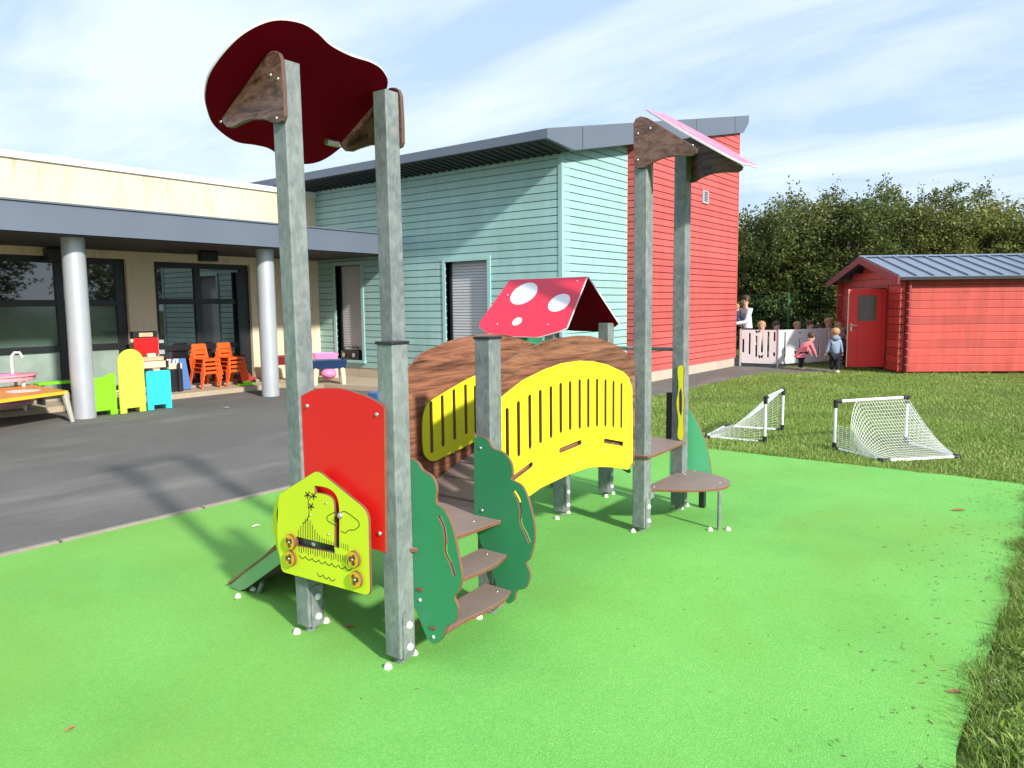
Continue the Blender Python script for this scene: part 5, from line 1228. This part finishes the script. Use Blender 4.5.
for i, (px, py, hr, tp, yw, lb, H_) in enumerate(((762, 325, 'blond', ('cream', (.5, .4, .3)), 2.6, 'blond toddler head just above the fence nearest the adult', .93), (776.5, 326, 'brown', RED, 3.3, 'brown haired toddler above the middle fence post', .92), (797.5, 328, 'blond', PNK, 3.0, 'fair toddler in pink directly behind the bending child', .90),
        (810, 326, 'brown', WHT, 3.4, 'toddler in white top right of the bending child', .94), (819.5, 331, 'brown', RED, 3.0, 'toddler in red low behind the fence', .84), (829, 323.5, 'blond', GRN, 2.9, 'blond toddler behind the fence left of the shed', .98), (839.5, 330, 'blond', LIL, 2.8, 'toddler hidden behind the child in the grey blue hooded top', .88))):
    dep = 18.6+.25*(i % 3)
    person(lb, gp_(px, dep), -R_(90)+YAW+(yw-3), H_+.10, True, SK['fair'], hr, tp, NAV, SHW, .05, group=KG)
g_ = gp_(747.5, 18.75)
person('adult in white and blue top holding a baby behind the fence', g_, view_yaw+1.75, 1.70, False, SK['fair'], 'brown', WHT, NAV, SHW, .10, ((.22, -.05, .12), (.22, -.04, .10)))
ad = Vector(g_); fd_ = Vector((math.cos(view_yaw+1.75), math.sin(view_yaw+1.75), 0))
person('blond baby in dark clothes carried in the adult\'s arms', tuple(ad+fd_*.27+Vector((0, 0, .86))), view_yaw-2.6, .62, True, SK['fair'], 'blond', ('slate', (.04, .05, .08)), ('denim', (.05, .09, .20)), BRN, 0, seated=True)
# ------------------------------------------------------------------ light
SUN_EL, SUN_AZ = R_(29.5), math.atan2(-.275, .961)     # direction towards the sun
sv = Vector((math.cos(SUN_EL)*math.cos(SUN_AZ), math.cos(SUN_EL)*math.sin(SUN_AZ), math.sin(SUN_EL)))
sd = bpy.data.lights.new('sun', 'SUN'); sd.energy = 4.5; sd.angle = R_(3.0); sd.color = (1, .95, .87)
so = bpy.data.objects.new('sun', sd); COL.objects.link(so); so.rotation_euler = sv.to_track_quat('Z', 'Y').to_euler()
w = bpy.data.worlds.new('World'); scene.world = w; w.use_nodes = True; nt = w.node_tree
bg = nt.nodes['Background']; sky = nt.nodes.new('ShaderNodeTexSky'); sky.sky_type = 'NISHITA'; sky.sun_disc = False
sky.sun_elevation = SUN_EL; sky.sun_rotation = math.pi/2-SUN_AZ; sky.altitude = 50; sky.air_density = 1.0; sky.dust_density = 1.0; sky.ozone_density = 1.5
tc = nt.nodes.new('ShaderNodeTexCoord'); sx_ = nt.nodes.new('ShaderNodeSeparateXYZ'); nt.links.new(tc.outputs['Generated'], sx_.inputs[0])
def mth(op, a, b=None):
    x = nt.nodes.new('ShaderNodeMath'); x.operation = op
    for i, v in enumerate((a, b)):
        if v is None: continue
        if hasattr(v, 'links'): nt.links.new(v, x.inputs[i])
        else: x.inputs[i].default_value = v
    return x.outputs[0]
zz = mth('ADD', mth('MAXIMUM', sx_.outputs[2], 0.0), .12)
cb = nt.nodes.new('ShaderNodeCombineXYZ'); nt.links.new(mth('DIVIDE', sx_.outputs[0], zz), cb.inputs[0]); nt.links.new(mth('DIVIDE', sx_.outputs[1], zz), cb.inputs[1])
mp = nt.nodes.new('ShaderNodeMapping'); mp.inputs['Scale'].default_value = (.55, 1.5, 1); mp.inputs['Rotation'].default_value = (0, 0, R_(50)); nt.links.new(cb.outputs[0], mp.inputs[0])
def nz(sc, det, dist, vec):
    x = nt.nodes.new('ShaderNodeTexNoise'); x.inputs['Scale'].default_value = sc; x.inputs['Detail'].default_value = det; x.inputs['Roughness'].default_value = .58; x.inputs['Distortion'].default_value = dist
    nt.links.new(vec, x.inputs[0]); return x.outputs[0]
a = nz(1.1, 9, .5, mp.outputs[0]); b = nz(.45, 4, .2, cb.outputs[0])
rp_ = nt.nodes.new('ShaderNodeMapRange'); rp_.inputs[1].default_value = .45; rp_.inputs[2].default_value = .64; nt.links.new(mth('ADD', mth('MULTIPLY', a, .7), mth('MULTIPLY', b, .35)), rp_.inputs[0])
cl = nt.nodes.new('ShaderNodeMix'); cl.data_type = 'RGBA'; nt.links.new(mth('ADD', mth('MULTIPLY', rp_.outputs[0], .55), .30), cl.inputs[0]); bl = nt.nodes.new('ShaderNodeMix'); bl.data_type = 'RGBA'; bl.inputs[0].default_value = .62; nt.links.new(sky.outputs[0], bl.inputs[6]); bl.inputs[7].default_value = (3.7, 6.0, 9.2, 1)
nt.links.new(bl.outputs[2], cl.inputs[6]); cl.inputs[7].default_value = (8.0, 8.9, 10.0, 1)
nt.links.new(cl.outputs[2], bg.inputs[0]); bg.inputs[1].default_value = .095
scene.view_settings.view_transform = 'Standard'; scene.view_settings.look = 'None'; scene.view_settings.gamma = 1; scene.view_settings.exposure = .42
scene.cycles.max_bounces = 6; scene.cycles.diffuse_bounces = 3; scene.cycles.glossy_bounces = 3; scene.cycles.transparent_max_bounces = 4; scene.cycles.use_denoising = True
